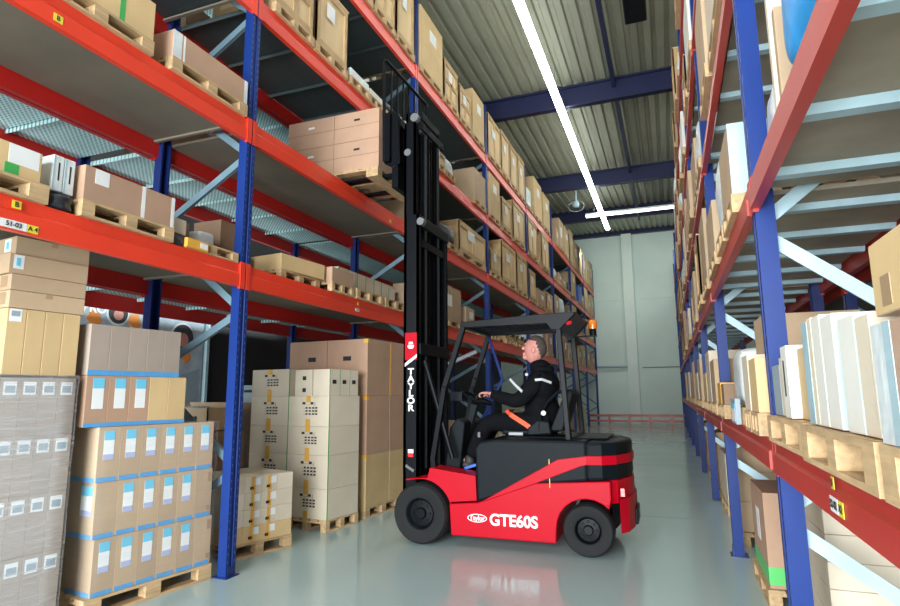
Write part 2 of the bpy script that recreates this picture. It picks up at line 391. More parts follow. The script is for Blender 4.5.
zigR = [(.96,.35),(1.13,1.75),(2.55,1.85),(2.70,3.4),(4.2,3.5),(4.3,5.0),(5.8,5.1),(5.9,6.6)]
RR = rack('pallet_rack', 'right pallet rack close to the camera with dull red beams and blue posts', RX0, RX1, RY, RZ, 9.0, .17,
     M['rred'], M['rred'], [M['board2']]*5, zigR, supports=True, off=.02)
rack('pallet_rack', 'far rack seen through the right one, with red beams', RX1+.2, RX1+1.25, RY[:5], RZ[:3], 5.4, .17,
     M['rred'], M['rred'], [M['board']]*3, zigR[:4], pm=M['blueplain'])

# shelf location stickers on the beams
def sticker(par, X, Y, z, w, h, m, s=None, sgn=1, ts=.05, sub='location_sticker', ink='ink'):
    # sgn=+1: faces +X ; -1 faces -X
    o = MB().box(min(X, X+sgn*.002), max(X, X+sgn*.002), Y-w/2, Y+w/2, z-h/2, z+h/2).build(sub, m, par)
    if s:
        text('sticker_print', s, ts, M[ink], o, (X+sgn*.004, Y, z), (R(90), 0, R(90)*sgn), .001, .0005)
beamsL = [c for c in LR.children if c.name.startswith('beam')]
def find_beam(rack_, X, Y, z):
    best = None
    for c in rack_.children:
        if not c.name.startswith('beam'): continue
        b = [c.matrix_local @ Vector(v) for v in c.bound_box]; ws = [rack_.location + p for p in b]
        if min(p.y for p in ws) <= Y <= max(p.y for p in ws) and min(p.z for p in ws)-.05 <= z <= max(p.z for p in ws)+.05 and min(abs(p.x-X) for p in ws) < .1: best = c
    return best or rack_
bl = find_beam(LR, LX0, 2.5, 2.95)
sticker(bl, LX0+.006, 2.475, 2.845, .17, .055, M['label'], '51-03', 1, .045); sticker(bl, LX0+.006, 2.60, 2.845, .075, .055, M['yellow'], 'A 4', 1, .045)
sticker(bl, LX0+.006, 2.48, 2.985, .06, .055, M['yellow'], 'B', 1, .05)
bl = find_beam(LR, LX0, 6.2, 2.95)
sticker(bl, LX0+.006, 7.05, 2.88, .11, .04, M['label'], '51-04', 1, .03); sticker(bl, LX0+.006, 7.07, 2.97, .04, .04, M['yellow'], None, 1)
bl = find_beam(LR, LX0, 2.5, 4.55)
sticker(bl, LX0+.006, 2.62, 4.45, .07, .06, M['yellow'], 'B', 1, .05)
bl = find_beam(LR, LX0, 6.2, 4.55); sticker(bl, LX0+.006, 8.05, 4.45, .06, .05, M['yellow'], None, 1)
bl = find_beam(RR, RX0, 2.0, 1.4)
sticker(bl, RX0-.026, 2.32, 1.33, .10, .05, M['label'], '52-02', -1, .036); sticker(bl, RX0-.026, 2.235, 1.33, .06, .05, M['yellow'], 'A2', -1, .035)
sticker(bl, RX0-.026, 2.31, 1.402, .035, .04, M['yellow'], '0', -1, .035)

# ------------------------------------------------------------------ pallets, cartons, crates
PAL = {}
def copy_tree(o):
    c = o.copy(); COL.objects.link(c)
    for ch in o.children:
        d = ch.copy(); COL.objects.link(d); d.parent = c
    return c
def pallet_proto(full):
    # unit pallet 1 x 1 in plan (scaled to size), 0.144 high
    t = bpy.data.objects.new('wooden_pallet', None); COL.objects.link(t)
    top = MB()
    for j in range(5): a = j*.2125; top.box(0, 1, a, a+.15, .122, .144)
    for k in range(3): a = k*.44; top.box(a, a+.12, 0, 1, .10, .1225)
    sk = [MB().box(0, 1, a, a+.12, 0, .022) for a in (0, .44, .88)]
    bl = [MB().box(a, a+.12, b, b+.12, .022, .10) for a in (0, .44, .88) for b in (0, .44, .88)]
    if full:
        local('top_deck', top, M['wood'], t)
        for s in sk: local('skid', s, M['wood'], t)
        for s in bl: local('block', s, M['wood'], t)
        return t
    bpy.data.objects.remove(t)
    for s in sk + bl: top.add(s.v, s.f)
    me = bpy.data.meshes.new('wooden_pallet'); me.from_pydata(top.v, [], top.f); me.materials.append(M['wood'])
    return me
SIMPLE = pallet_proto(False); FULL = [None]
def pallet(label, loc, th, L, D, full=True, group='wooden pallets', zs=1.0):
    if full:
        if FULL[0] is None: FULL[0] = pallet_proto(True); o = FULL[0]
        else: o = copy_tree(FULL[0])
    else:
        o = bpy.data.objects.new('wooden_pallet', SIMPLE); COL.objects.link(o)
    o.location = loc; o.rotation_euler.z = th; o.scale = (L, D, zs)
    return tag(o, label, 'pallet', group)
def strip(o, face, w, d, h, a0, a1, z0, z1, m, name, t=.002):
    """thin patch on a face of a local box; a in metres along the face, z up"""
    b = MB()
    if face == 'F': b.box(a0, a1, -t, 0, z0, z1)
    elif face == 'L': b.box(-t, 0, a0, a1, z0, z1)
    elif face == 'R': b.box(w, w+t, a0, a1, z0, z1)
    elif face == 'T': b.box(a0, a1, z0, z1, h, h+t)
    return local(name, b, m, o)
def carton(label, loc, th, w, d, h, m='kraft', cat='carton', group=None, feats=(), name='cardboard_carton', tape=None, seam=True, bevel=.004):
    b = MB().box(0, w, 0, d, 0, h)
    me = bpy.data.meshes.new(name); me.from_pydata(b.v, [], b.f); me.materials.append(M[m])
    o = bpy.data.objects.new(name, me); COL.objects.link(o); o.location = loc; o.rotation_euler.z = th
    if bevel:
        q = o.modifiers.new('bevel', 'BEVEL'); q.width = bevel; q.segments = 2
    tag(o, label, cat, group)
    if tape:
        tw = min(.05, w*.2)
        local('tape', MB().box(w/2-tw/2, w/2+tw/2, 0, d, h, h+.001).box(w/2-tw/2, w/2+tw/2, -.001, 0, h*.72, h+.001), M[tape], o)
    for f in feats:
        nm, face, a0, a1, z0, z1, mm = f
        L = w if face in 'FT' else d; Hh = d if face == 'T' else h
        strip(o, face, w, d, h, a0*L, a1*L, z0*Hh, z1*Hh, M[mm], nm, .0028 if nm in ('label_print','label_header','label_footer') else .0015)
    return o
def crate(label, loc, th, w, d, h, group=None, slat=False, tag_=True, name='wooden_crate', far=False, m='ply'):
    """plywood case: panels inside a frame of battens"""
    o = empty(name, label, 'crate', loc, group, th)
    i = .022
    local('panel_box', MB().box(i, w-i, i, d-i, .01, h-.01), M[m], o)
    bw = min(.09, w*.14); b = MB()
    for face in ('F', 'L', 'R'):
        L = w if face == 'F' else d
        def add(a0, a1, z0, z1):
            if face == 'F': b.box(a0, a1, 0, i+.004, z0, z1)
            if face == 'L': b.box(0, i+.004, a0, a1, z0, z1)
            if face == 'R': b.box(w-i-.004, w, a0, a1, z0, z1)
        add(0, bw, 0, h); add(L-bw, L, 0, h); add(bw, L-bw, h-bw, h); add(bw, L-bw, 0, bw)
        if slat: add(bw, L-bw, h*.45, h*.45+bw); add(L/2-bw/2, L/2+bw/2, bw, h-bw)
        elif L > 1.0: add(L/2-bw/2, L/2+bw/2, bw, h-bw)
    local('batten_frame', b, M['plydark'], o)
    local('lid', MB().box(-.005, w+.005, -.005, d+.005, h, h+.018), M[m], o)
    if tag_: strip(o, 'F', w, d, h, w*.3, w*.55, h*.55, h*.55+min(.22, w*.3), M['label'], 'paper_label')
    return o
def sack(label, loc, th, w, d, h, m='darkgoods', name='wrapped_bundle', cat='bundle', seed=1, group=None):
    """lumpy wrapped goods: a subdivided, randomly displaced rounded block"""
    rn = random.Random(seed); bm = bmesh.new(); bmesh.ops.create_cube(bm, size=1)
    bmesh.ops.subdivide_edges(bm, edges=bm.edges, cuts=4, use_grid_fill=True)
    for v in bm.verts:
        c = v.co.copy(); r = c.length; k = .5/max(.5, r) ; s = 1-(1-k)*.22
        v.co = Vector((c.x*s + rn.uniform(-.03,.03), c.y*s + rn.uniform(-.03,.03), c.z*(s if c.z > 0 else 1) + (rn.uniform(-.07,.05) if c.z > 0 else 0)))
        v.co = Vector(((v.co.x+.5)*w, (v.co.y+.5)*d, max(0, (v.co.z+.5))*h))
    me = bpy.data.meshes.new(name); bm.to_mesh(me); bm.free(); me.shade_smooth(); me.materials.append(M[m])
    o = bpy.data.objects.new(name, me); COL.objects.link(o); o.location = loc; o.rotation_euler.z = th
    q = o.modifiers.new('sub', 'SUBSURF'); q.levels = q.render_levels = 1
    return tag(o, label, cat, group)
def film_shell(label, loc, th, w, d, h, m='film', t=.012, name='stretch_wrap'):
    bm = bmesh.new(); bmesh.ops.create_cube(bm, size=1); bmesh.ops.delete(bm, geom=[f for f in bm.faces if f.normal.z < -.5], context='FACES')
    bmesh.ops.subdivide_edges(bm, edges=bm.edges, cuts=9, use_grid_fill=True)
    rn = random.Random(3)
    for v in bm.verts:
        v.co = Vector((-t+(v.co.x+.5)*(w+2*t), -t+(v.co.y+.5)*(d+2*t), (v.co.z+.5)*(h+t))) + Vector((rn.uniform(-.003,.003), rn.uniform(-.003,.003), 0))
    me = bpy.data.meshes.new(name); bm.to_mesh(me); bm.free(); me.shade_smooth(); me.materials.append(M[m])
    o = bpy.data.objects.new(name, me); COL.objects.link(o); o.location = loc; o.rotation_euler.z = th
    return tag(o, label, 'plastic wrap')
def frame(P, a):
    """left side: front faces the aisle. returns angle and a function of (along, depth)"""
    u = Vector((math.sin(a), math.cos(a), 0)); v = Vector((-math.cos(a), math.sin(a), 0)); P = Vector((*P, 0))
    return math.pi/2-a, lambda s, t, z: tuple(P + u*s + v*t + Vector((0,0,z)))

# --- load A: tall wrapped pallet at the picture's left edge
aA = R(8); th, at = frame((-4.42, 3.30), aA)
LA = 1.17; 
pallet('wooden pallet under the tall film-wrapped stack at left edge', at(-LA, 0, 0), th, LA, .8, group='floor pallets')
lay = ['bottom', 'second', 'third', 'top']
for k in range(4):
    for j in range(9):
        wl = 'label'
        f = [('label','F',.14,.80,.70,.93,'label'),('label_print','F',.22,.72,.74,.86,'greybin')] 
        z = .145+k*.4265
        carton(f'film-wrapped grey carton, {lay[k]} layer, {ORD[9-j]} from right, leftmost pallet', at(-LA+j*.13, .0, z), th, .1285, .78, .425, 'greycard', feats=f, group='film wrapped cartons', bevel=.002)
film_shell('cloudy stretch film wrapped round the tall leftmost stack', at(-LA, 0, .15), th, LA, .78, 1.712, 'film')
for j in range(4):
    f = [('label','F',.12,.75,.80,.99,'label'),('label_print','F',.2,.65,.88,.96,'greybin')] if j == 0 else []
    carton(f'upright yellow-brown carton on the wrapped stack, {["nearest and labelled","second","third","farthest"][j]} of four', at(-.52+j*.13, .02, 1.868), th, .128, .5, .49, 'kraftyel', feats=f, group='upright cartons on wrapped stack')
carton('darker carton beside the four upright ones on the wrapped stack', at(-.52, .53, 1.868), th, .5, .3, .42, 'kraft', feats=[('label','L',.05,.3,.6,.9,'label')], tape='browntape')
carton('flat brown carton lying on the upright cartons, lower', at(-.52, .02, 2.362), th, .54, .5, .13, 'kraft', tape='browntape', feats=[('tape','L',.1,.3,.2,.9,'browntape')])
carton('flat brown carton lying second of four on the upright cartons', at(-.52, .02, 2.495), th, .54, .5, .12, 'kraft', feats=[('tape','L',.1,.3,.2,.9,'browntape')])
carton('flat carton with blue printed label, third of four from below', at(-.54, .03, 2.618), th, .57, .45, .15, 'kraft', feats=[('label','F',.05,.17,.25,.95,'label'),('label_print','F',.08,.13,.4,.8,'cyan')])
carton('topmost flat carton of the leftmost stack, labelled on its end', at(-.50, .05, 2.77), th, .54, .5, .14, 'kraft', feats=[('label','L',.15,.33,.2,.9,'label'),('label_print','L',.2,.28,.35,.75,'cyan')], tape='browntape')
# --- load B: blue-taped cartons on a pallet
aB = R(8); th, at = frame((-4.36, 3.50), aB)
LB = 1.12
pallet('light wooden pallet under the blue-taped cartons, beside the near blue post', at(-.03, -.015, 0), th, LB+.06, .84, group='floor pallets')
for k in range(3):
    for j in range(6):
        lf = [('label','F',.26,.72,.40,.93,'label'),('label_header','F',.26,.72,.76,.93,'cyan'),('label_footer','F',.26,.72,.40,.50,'lavender')]
        f = [('blue_tape','F',.04,.9,.0,.085,'bluetape')]
        if not ((k == 0 and j == 5) or (k == 1 and j in (0, 5))): f += lf
        if j == 0: f += [('blue_tape','L',.02,.45,.0,.085,'bluetape'),('blue_tape','L',.55,.98,.0,.085,'bluetape')]
        if j == 0 and k == 1: f += [('label','L',.05,.25,.40,.93,'label'),('label_header','L',.05,.25,.76,.93,'cyan'),('label_footer','L',.05,.25,.40,.50,'lavender')]
        if j == 5 and k < 2: f += [('carry_mark','F',.72,.92,.72,.92,'browntape'),('carry_mark','F',.72,.92,.12,.22,'browntape')]
        nl = sum(1 for q in f if q[0] == 'label')
        dx = .02*(k == 0)
        carton(f'blue-taped carton, {lay[k] if k<2 else "third"} layer, {ORD[j+1]} from left, pallet left of near blue post', at(j*.1865+dx-.012*(k==2), 0, .1455+k*.4385), th, .186, .76, .436, 'kraft', feats=f, group='blue taped cartons', bevel=.003)
film_shell('clear film wrapped round the blue-taped cartons', at(-.012, -.002, .16), th, LB+.035, .77, 1.30, 'film2', .008)
for j in range(5):
    lab = j < 3
    f = [('blue_tape','F',0,1,.0,.08,'bluetape')] + ([('label','F',.3,.8,.35,.95,'label'),('label_print','F',.3,.8,.75,.95,'cyan')] if lab else [])
    carton(f'{"labelled" if lab else "plain pale"} carton in fourth layer, {ORD[j+1]} from left, blue-taped stack', at(-.13+j*.184, .03, 1.463), th, .183, .5, .415, 'kraftpink' if lab else 'kraftyel', feats=f, group='upper blue taped cartons')
for j in range(5):
    carton(f'dark brown carton in top row of blue-taped stack, {ORD[j+1]} from left', at(-.13+j*.167, .03, 1.88), th, .166, .5, .42, 'kraftdark' if False else 'greycard', feats=[('blue_tape','F',0,1,.0,.1,'bluetape')], group='top row cartons')
# --- load C: small cartons with orange tape
aC = R(19); th, at = frame((-4.44, 5.10), aC)
pallet('wooden pallet under small orange-taped cartons right of the near blue post', at(0, 0, 0), th, .82, .8, group='floor pallets')
for k in range(4):
    for j in range(4):
        w = .2; f = []
        if j in (1, 2): f = [('yellow_tape','F',.38,.62,.03,.97,'yellowtape'),('label','F',.55,.92,.45,.88,'label'),('print_mark','F',.3,.52,.2,.38,'ink')]
        carton(f'small pale carton, {lay[k]} layer, {ORD[j+1]} from left, pallet behind near blue post', at(j*.203, 0, .1455+k*.172), th, .202, .78, .171, 'pale' if k else 'kraftyel', feats=f, group='small orange-taped cartons')
# --- load D: white-ish cartons, two columns of stacks
def printed(o, w, h, face='L', d=.36):
    m = MB()
    for r in range(3):
        z = h*(.38+.1*r)
        for c in range(4):
            a = d*(.34+.08*c)-d*.06; m.box(-.002, 0, a, a+d*.05, z, z+h*.055)
    m.box(-.0015, 0, d*.34, d*.345, h*.38, h*.80)
    for r in range(3): m.box(-.0015, 0, d*.34, d*.63, h*(.38+.1*r), h*(.385+.1*r))
    m.box(-.0015, 0, d*.34, d*.65, h*.72, h*.725)
    for c in range(2): a = d*(.38+.2*c); m.box(-.002, 0, a, a+d*.07, h*.72, h*.80)
    local('print_mark', m, M['ink'], o)
def dstack(P, a, nm, n, hs, W, DD, plab):
    th, at = frame(P, a)
    pallet(plab, at(-.01, 0, 0), th, W+.02, DD, group='floor pallets')
    z = .1455
    for k in range(n):
        h = hs[k]
        o = carton(f'white export carton with orange tape, {ORD[k+1]} from floor, {nm}', at(0, 0, z), th, W, DD, h-.002, 'pale', group='white export cartons', feats=[('orange_tape','L',.45,.56,.0,.24,'yellowtape'),('orange_tape','L',.45,.56,.80,1,'yellowtape'),('green_strip','F',0.0,.025,0,1,'greentape')])
        printed(o, W, h, d=DD); z += h
    return th, at, z
aD = R(8)
th, at, z = dstack((-4.167, 6.585), aD, 'front right stack', 4, [.376,.419,.363,.394], .64, .70, 'pallet under the front right stack of white export cartons')
carton('squat printed white carton on top of front right export stack', at(.0, .30, z), th, .30, .30, .35, 'pale', group='narrow white cartons', feats=[('print_mark','L',.35,.55,.6,.75,'ink'),('print_mark','L',.35,.55,.15,.3,'ink')])
for j in range(3):
    carton(f'narrow white carton on top of front right export stack, {["nearest","middle","farthest"][j]} of three', at(.01+j*.205, .01, z), th, .195, .28, .35, 'pale', feats=[('green_strip','F',0,.06,0,1,'greentape'),('print_mark','F',.3,.7,.45,.6,'ink')], group='narrow white cartons')
dstack((-4.87, 6.682), aD, 'left stack', 5, [.376,.419,.363,.394,.37], .64, .70, 'pallet under the left stack of white export cartons')
# --- load E: large brown cartons
th, at = frame((-4.10, 7.47), R(4))
pallet('pallet under the big brown carton tower beside the mast', at(0, 0, 0), th, 1.0, 1.2, group='floor pallets')
hs = [.72, .83, .82]; z = .1455
for k in range(3):
    o = carton(f'large brown carton with yellow corner straps, {["lowest","middle","topmost"][k]} of tower beside the mast', at(0, 0, z), th, .62, 1.42, hs[k], ['kraftyel','kraftpink','kraftpink'][k], group='large brown cartons',
        feats=[('yellow_strap','F',0,.10,.93,1,'yellowtape'),('yellow_strap','L',0,.05,.93,1,'yellowtape'),('seam','L',.5,.504,0,1,'seam')] + ([('print_mark','L',.2,.3,.62,.7,'ink'),('print_mark','L',.65,.75,.62,.7,'ink')] if k == 2 else []))
    z += hs[k]+.002
z = .1455
for k in range(3):
    carton(f'large brown carton half hidden by the mast, {["lowest","middle","topmost"][k]} of its tower', at(.64, 0, z), th, .6, 1.2, hs[k], ['kraftyel','kraftpink','kraftpink'][k], group='large brown cartons behind mast', feats=[('yellow_strap','F',0,.06,.0,1,'yellowtape')] if k == 2 else [])
    z += hs[k]+.002
# things seen between B and C under the rack
pallet('pallet under the open brown carton behind the near blue post', (-5.62, 6.05, 0), R(90), .62, 1.1, group='floor pallets')
carton('big brown carton under the open holed carton, behind near post', (-5.63, 6.05, .1455), R(90), .7, 1.0, 1.1, 'kraftdark', tape=None)
t = empty('open_carton', 'open brown carton with two hand holes lying behind the near post', 'carton', (-5.7, 6.1, 1.25))
MB().box(-6.6,-5.7,6.1,6.115,1.25,1.55).box(-6.6,-5.7,6.70,6.715,1.25,1.62).box(-6.6,-6.585,6.1,6.7,1.25,1.6).box(-5.715,-5.7,6.1,6.7,1.25,1.55).box(-6.6,-5.7,6.1,6.7,1.25,1.26).build('carton_wall', M['kraft'], t)
MB().cyl((-6.02,6.098,1.42),(-6.02,6.105,1.42),.03,12).build('hand_hole', M['ink'], t); MB().cyl((-5.9,6.098,1.42),(-5.9,6.105,1.42),.03,12).build('hand_hole', M['ink'], t)
sack('crumpled clear film lying in the open carton', (-6.5, 6.2, 1.27), 0, .45, .4, .3, 'wrapwhite', 'crumpled_film', 'plastic film', 5)
# mural banner and black panel on the far side
t = empty('printed_banner', 'printed banner with round pictures hanging behind the left rack', 'banner', (-8.0, 7.0, 0))
MB().box(-8.05,-8.0,4.6,8.35,.9,3.3).build('banner_cloth', M['banner'], t)
def disc(Y, z, r, m, nm='round_picture', X=-8.0):
    MB().cyl((X+.001,Y,z),(X+.006,Y,z),r,28).build(nm, M[m], t)
for Y, z, r in ((6.55,3.0,.17),(7.86,2.72,.24)): disc(Y, z, r+.03, 'pale_banner'); disc(Y, z, r, 'darkwall', X=-7.993); disc(Y, z-.03, r*.5, 'skin', X=-7.986)
for Y, z in ((6.85,2.88),(7.45,2.62),(7.95,2.4),(6.15,2.85)):
    pts = [(Y-.12,z),(Y-.07,z+.13),(Y+.07,z+.14),(Y+.13,z-.02),(Y+.03,z-.13)]
    MB().prism(pts, 'x', -7.999, -7.995).build('orange_shape', M['orangeprint'], t)
MB().prism([(7.1,1.0),(8.3,1.0),(8.3,2.2),(7.6,2.0)], 'x', -7.999, -7.996).build('pale_shape', M['greybin'], t)
text('banner_lettering', 'PRO', .2, M['whitepaint'], t, (-7.99, 6.15, 3.02), (R(90),0,R(90)), .006)
tag(MB().box(-8.05,-7.95,8.4,8.46,0,4.2).build('steel_post', M['galv'], loc=(-8,8.43,0)), 'thin grey post at the right end of the printed banner', 'post')
tag(MB().box(-8.1,-8.0,8.5,14.5,0,3.6).box(-8.12,-7.98,8.5,8.56,0,3.6).build('black_partition', M['ink'], loc=(-8.05,11.5,0)), 'black partition wall behind the left rack right of the banner', 'partition')
t = empty('grey_bin', 'grey plastic storage bin behind the near blue post', 'bin', (-6.0, 7.6, 1.6))
carton('plain shelf carton carrying the grey bin behind near post', (-5.9, 7.45, 0), R(90), .7, .7, 1.6, 'kraftdark')
MB().box(-6.5,-5.95,7.55,8.0,1.6,1.85).build('bin_body', M['greybin'], t, bevel=.01); MB().box(-6.52,-5.93,7.53,8.02,1.83,1.87).build('bin_rim', M['greybin'], t); MB().box(-6.33,-6.1,7.525,7.55,1.76,1.80).build('hand_hole', M['ink'], t)

# ------------------------------------------------------------------ goods on the left shelves
LV = ['lowest shelf', 'second shelf', 'third shelf', 'top shelf']
def lift(desc, kind, lv, Y, L, h, where, d=.95, X=LX0+.03, pal=True, full=False, z0=None, tilt=0, pd=None, palw=None, **kw):
    """an item whose aisle face is at X, from Y to Y+L, on a shelf; puts a pallet under it"""
    z = LZ[lv] if z0 is None else z0
    th = R(90)+tilt; zp = 0
    if pal:
        zp = .144*.9
        pallet(f'pallet under {palw or desc}, {where}', (X, Y, z+.001), R(90), L, pd or d, full, f'pallets on the {LV[lv]}', .9)
    loc = (X-.01, Y+.005, z+zp+.0025)
    lab = f'{desc}, {where}'
    g = f'goods on the {LV[lv]}'
    if kind == 'carton': return carton(lab, loc, th, L-.01, d-.02, h, group=g, **kw)
    if kind == 'crate': return crate(lab, loc, th, L-.01, d-.02, h, group=g, **kw)
    if kind == 'sack': return sack(lab, loc, th, L-.01, d-.02, h, group=g, **kw)
# lowest shelf, nearest bay
w0 = 'lowest shelf, left end'
pallet('pallet under the green-taped pale carton, lowest shelf left end', (LX0+.03, 1.55, LZ[0]+.001), R(90), 1.12, .95, True, 'pallets on the lowest shelf', .95)
carton('pale carton with green tape and white paper on lowest shelf, left end', (LX0+.0, 1.7, 3.18), R(90), .92, .6, .22, 'kraftyel', feats=[('green_tape','F',.74,.84,0,.36,'greentape'),('label','F',.76,.98,.38,.98,'label')])
sack('brown padded sack behind the silver sleeves on lowest shelf', (LX0-.35, 2.675, 3.2), R(90), .04, .4, .22, 'kraftdark', 'padded_sack', 'sack', 44)
for j in range(2):
    o = carton(f'silver upright sleeve on lowest shelf, {["left","right"][j]} of the pair beside long carton', (LX0-.03, 2.72+j*.085, 3.18), R(90), .08, .45, .27, 'wrapwhite', feats=[('edge_strip','F',0,.15,.02,.98,'galv'),('print_mark','F',.45,.6,.3,.8,'ink')], group='silver sleeves', bevel=.008)
lift('dark bagged goods under silver sleeves', 'sack', 0, 2.70, .20, .13, w0, m='darkgoods', pal=False, seed=8)
lift('long pinkish carton with white label', 'carton', 0, 2.92, .86, .27, 'lowest shelf before near post', full=True, d=.7, m='kraftpink', feats=[('label','F',.10,.24,.55,.98,'label'),('strap','F',.60,.64,0,1,'label'),('strap','F',.96,1,0,1,'label')])
lift('dark bag beside long pinkish carton', 'sack', 0, 3.79, .16, .10, w0, m='darkgoods', pal=False, seed=9, d=.5)
carton('small white carton beside long pinkish carton on lowest shelf', (LX0-.05, 3.80, 3.165), R(90), .19, .3, .14, 'pale')
pallet('flat pallet carrying the small carton at near post, lowest shelf', (LX0+.0, 3.96, LZ[0]+.001), R(90), .68, .95, True, 'pallets on the lowest shelf', .7)
carton('brown carton set back on lowest shelf behind near post', (LX0-.45, 4.02, 3.145), R(90), .40, .4, .30, 'kraftdark')
sack('grey crumpled bag beside near post on lowest shelf', (LX0-.3, 4.42, 3.145), R(90), .22, .4, .24, 'wrapwhite', 'crumpled_bag', 'bag', 46)
carton('yellow printed small box at the shelf edge by near post', (LX0+.045, 3.92, 3.042), R(90), .26, .04, .085, 'yellowtape', feats=[('label','F',.6,.95,.2,.8,'label')])
# lowest shelf, bay right of the near post
lift('dark tall bundle right behind near post', 'carton', 0, 4.86, .3, .58, 'lowest shelf', d=.4, X=LX0-.45, pal=False, m='kraftdark')
carton('dented box with pale label behind near post', (LX0-.5, 5.2, 3.042), R(90), .22, .25, .3, 'darkgoods', feats=[('label','F',.3,.9,.1,.5,'label')])
w1 = 'lowest shelf right of near post'
lift('flat yellow-brown carton', 'carton', 0, 5.50, .80, .19, w1, full=True, m='kraftyel', tilt=R(-6), d=.6, X=LX0-.12)
lift('flat pinkish carton', 'carton', 0, 6.36, .55, .19, w1, full=True, m='kraftpink', d=.6)
pallet('empty pallet on lowest shelf left of the mast', (LX0+.03, 7.0, 3.041), R(90), .8, 1.0, True, 'pallets on the lowest shelf')
pallet('second empty pallet on lowest shelf beside the mast', (LX0+.03, 7.88, 3.041), R(90), .8, 1.0, True, 'pallets on the lowest shelf')
for j in range(7):
    carton(f'pale box file carton with green edge on lowest shelf, {ORD[j+1]} from left', (LX0-.32, 7.06+j*.265, 3.18), R(90), .25, .4, .36, 'pale', feats=[('green_strip','F',0,.10,0,1,'greentape')], group='pale green edged cartons')
# second shelf, nearest bay
w2 = 'second shelf, left end'
lift('battered pale carton with green straps', 'carton', 1, 2.43, 1.0, .36, w2, full=True, d=.7, m='kraftyel', feats=[('green_strap','F',.12,.17,0,1,'greentape'),('green_strap','F',.66,.71,0,1,'greentape'),('paper','F',.2,.64,.45,.98,'label')])
text('paper_lettering', 'VITBBELL', .07, M['ink'], [o for o in S.objects if o.get('label','').startswith('battered pale')][0], (0,0,0), (R(90),0,0), .001)
tx = [o for o in S.objects if o.name.startswith('paper_lettering')][0]; tx.location = (.42, -.004, .27)
lift('long brown carton with silver foil corner', 'carton', 1, 3.63, 1.0, .26, 'second shelf beside near post', full=True, d=.75, m='kraftpink', feats=[('foil_patch','F',0,.10,0,1,'wrapwhite'),('strap','F',.12,.14,0,1,'label'),('foil_patch','F',.95,1,0,1,'wrapwhite')])
lift('dark tall goods set back', 'carton', 1, 1.0, .9, .3, w2, full=False, d=.7, m='kraft')
# third shelf, bay with the truck load
w3 = 'third shelf above the lifted load'
lift('big slatted plywood crate', 'crate', 2, 5.02, .78, .85, w3, full=True, slat=True)
lift('framed plywood crate with dark knot', 'crate', 2, 5.84, .80, .90, w3, full=True)
lift('low open pallet goods', 'carton', 2, 6.72, .55, .12, w3, full=True, m='wrapwhite', d=.8)
lift('white wrapped flat parcel', 'carton', 2, 7.3, .45, .10, w3, m='white', d=.8)
lift('dark bags heap', 'sack', 2, 7.82, .5, .18, w3, m='darkgoods', seed=11, d=.8)
lift('mixed pale parcel heap', 'sack', 2, 8.35, .55, .2, w3, m='wrapwhite', seed=12, d=.8)
# top shelf, same bay
w4 = 'top shelf left of the mast top'
for j, (Y, L, h) in enumerate(((4.95, 1.2, 1.1), (6.25, 1.1, 1.15), (7.4, .75, 1.05), (8.2, .75, 1.2))):
    lift(f'{["wide","tall","narrow","end"][j]} plywood crate', 'crate', 3, Y, L, h, w4, slat=j%2 == 0, full=j > 0)
# far bays: desc, kind, length, height
def bay(lv, b, items, z0=None):
    y = LY[b]+.12; tot = sum(i[2] for i in items); gap = (LY[b+1]-LY[b]-.24-tot)/max(1, len(items)); 
    seen = {}
    for i, it in enumerate(items):
        desc, kind, L, h, kw = it
        if desc:
            where = f'{ORD[i+1]} item, {LV[lv]}, bay {["","one","two","three","four","five","six","seven","eight"][b]} past near post'
            lift(desc, kind, lv, y, L, h, where, full=False, palw='item' if False else desc, **kw)
        y += L+gap
K = lambda **k: k
TC = lambda L, h, **k: ('tall yellow carton', 'carton', L, h, dict(m='kraftyel', feats=[('label','F',.4,.7,.6,.8,'label')], **k))
CR = lambda L, h, **k: ('plywood crate', 'crate', L, h, k)
SC = lambda L, h: ('slatted crate', 'crate', L, h, dict(slat=True))
BC = lambda L, h: ('brown carton', 'carton', L, h, dict(m='kraft', tape='browntape', feats=[('label','F',.3,.6,.4,.75,'label')]))
PC = lambda L, h: ('pinkish carton', 'carton', L, h, dict(m='kraftpink', feats=[('label','F',.5,.8,.4,.7,'label')]))
WB = lambda L, h, s: ('white wrapped bundle', 'sack', L, h, dict(m='wrapwhite', seed=s))
DB = lambda L, h, s: ('dark bundle', 'sack', L, h, dict(m='darkgoods', seed=s))
NO = lambda L: (None, None, L, 0, {})
# top
bay(3, 2, [TC(1.15,1.25), SC(.85,.85), SC(.85,.75), TC(.9,1.15)])
bay(3, 3, [CR(1.25,1.1), CR(.95,1.2), CR(.9,1.2), CR(.9,1.25)])
bay(3, 4, [WB(.8,.7,21), TC(1.3,1.35), TC(1.2,1.3)])
bay(3, 5, [NO(.6), BC(.5,.6), BC(1.1,1.25), TC(1.1,1.25)])
bay(3, 6, [TC(1.0,1.5), BC(1.1,1.3), CR(1.1,1.35)])
bay(3, 7, [BC(1.0,1.4), TC(1.2,1.3), BC(1.1,1.5)])
# third
bay(2, 2, [NO(.5), SC(.7,.22), WB(.5,.3,23), NO(1.2), ('brown carton','carton',.9,.75,dict(m='kraft'))])
bay(2, 3, [TC(1.0,1.1), CR(1.0,.8), CR(1.45,1.1)])
bay(2, 4, [CR(1.4,1.15), CR(1.3,1.2)])
bay(2, 5, [WB(.6,.4,24), PC(.8,.35), BC(.9,.3), DB(.7,.4,25)])
bay(2, 6, [TC(1.2,1.1), NO(.5), ('bright blue bin','carton',.9,.8,dict(m='bluebin')), BC(.8,.5)])
bay(2, 7, [TC(1.2,1.1), BC(1.1,.7), BC(1.0,1.1)])
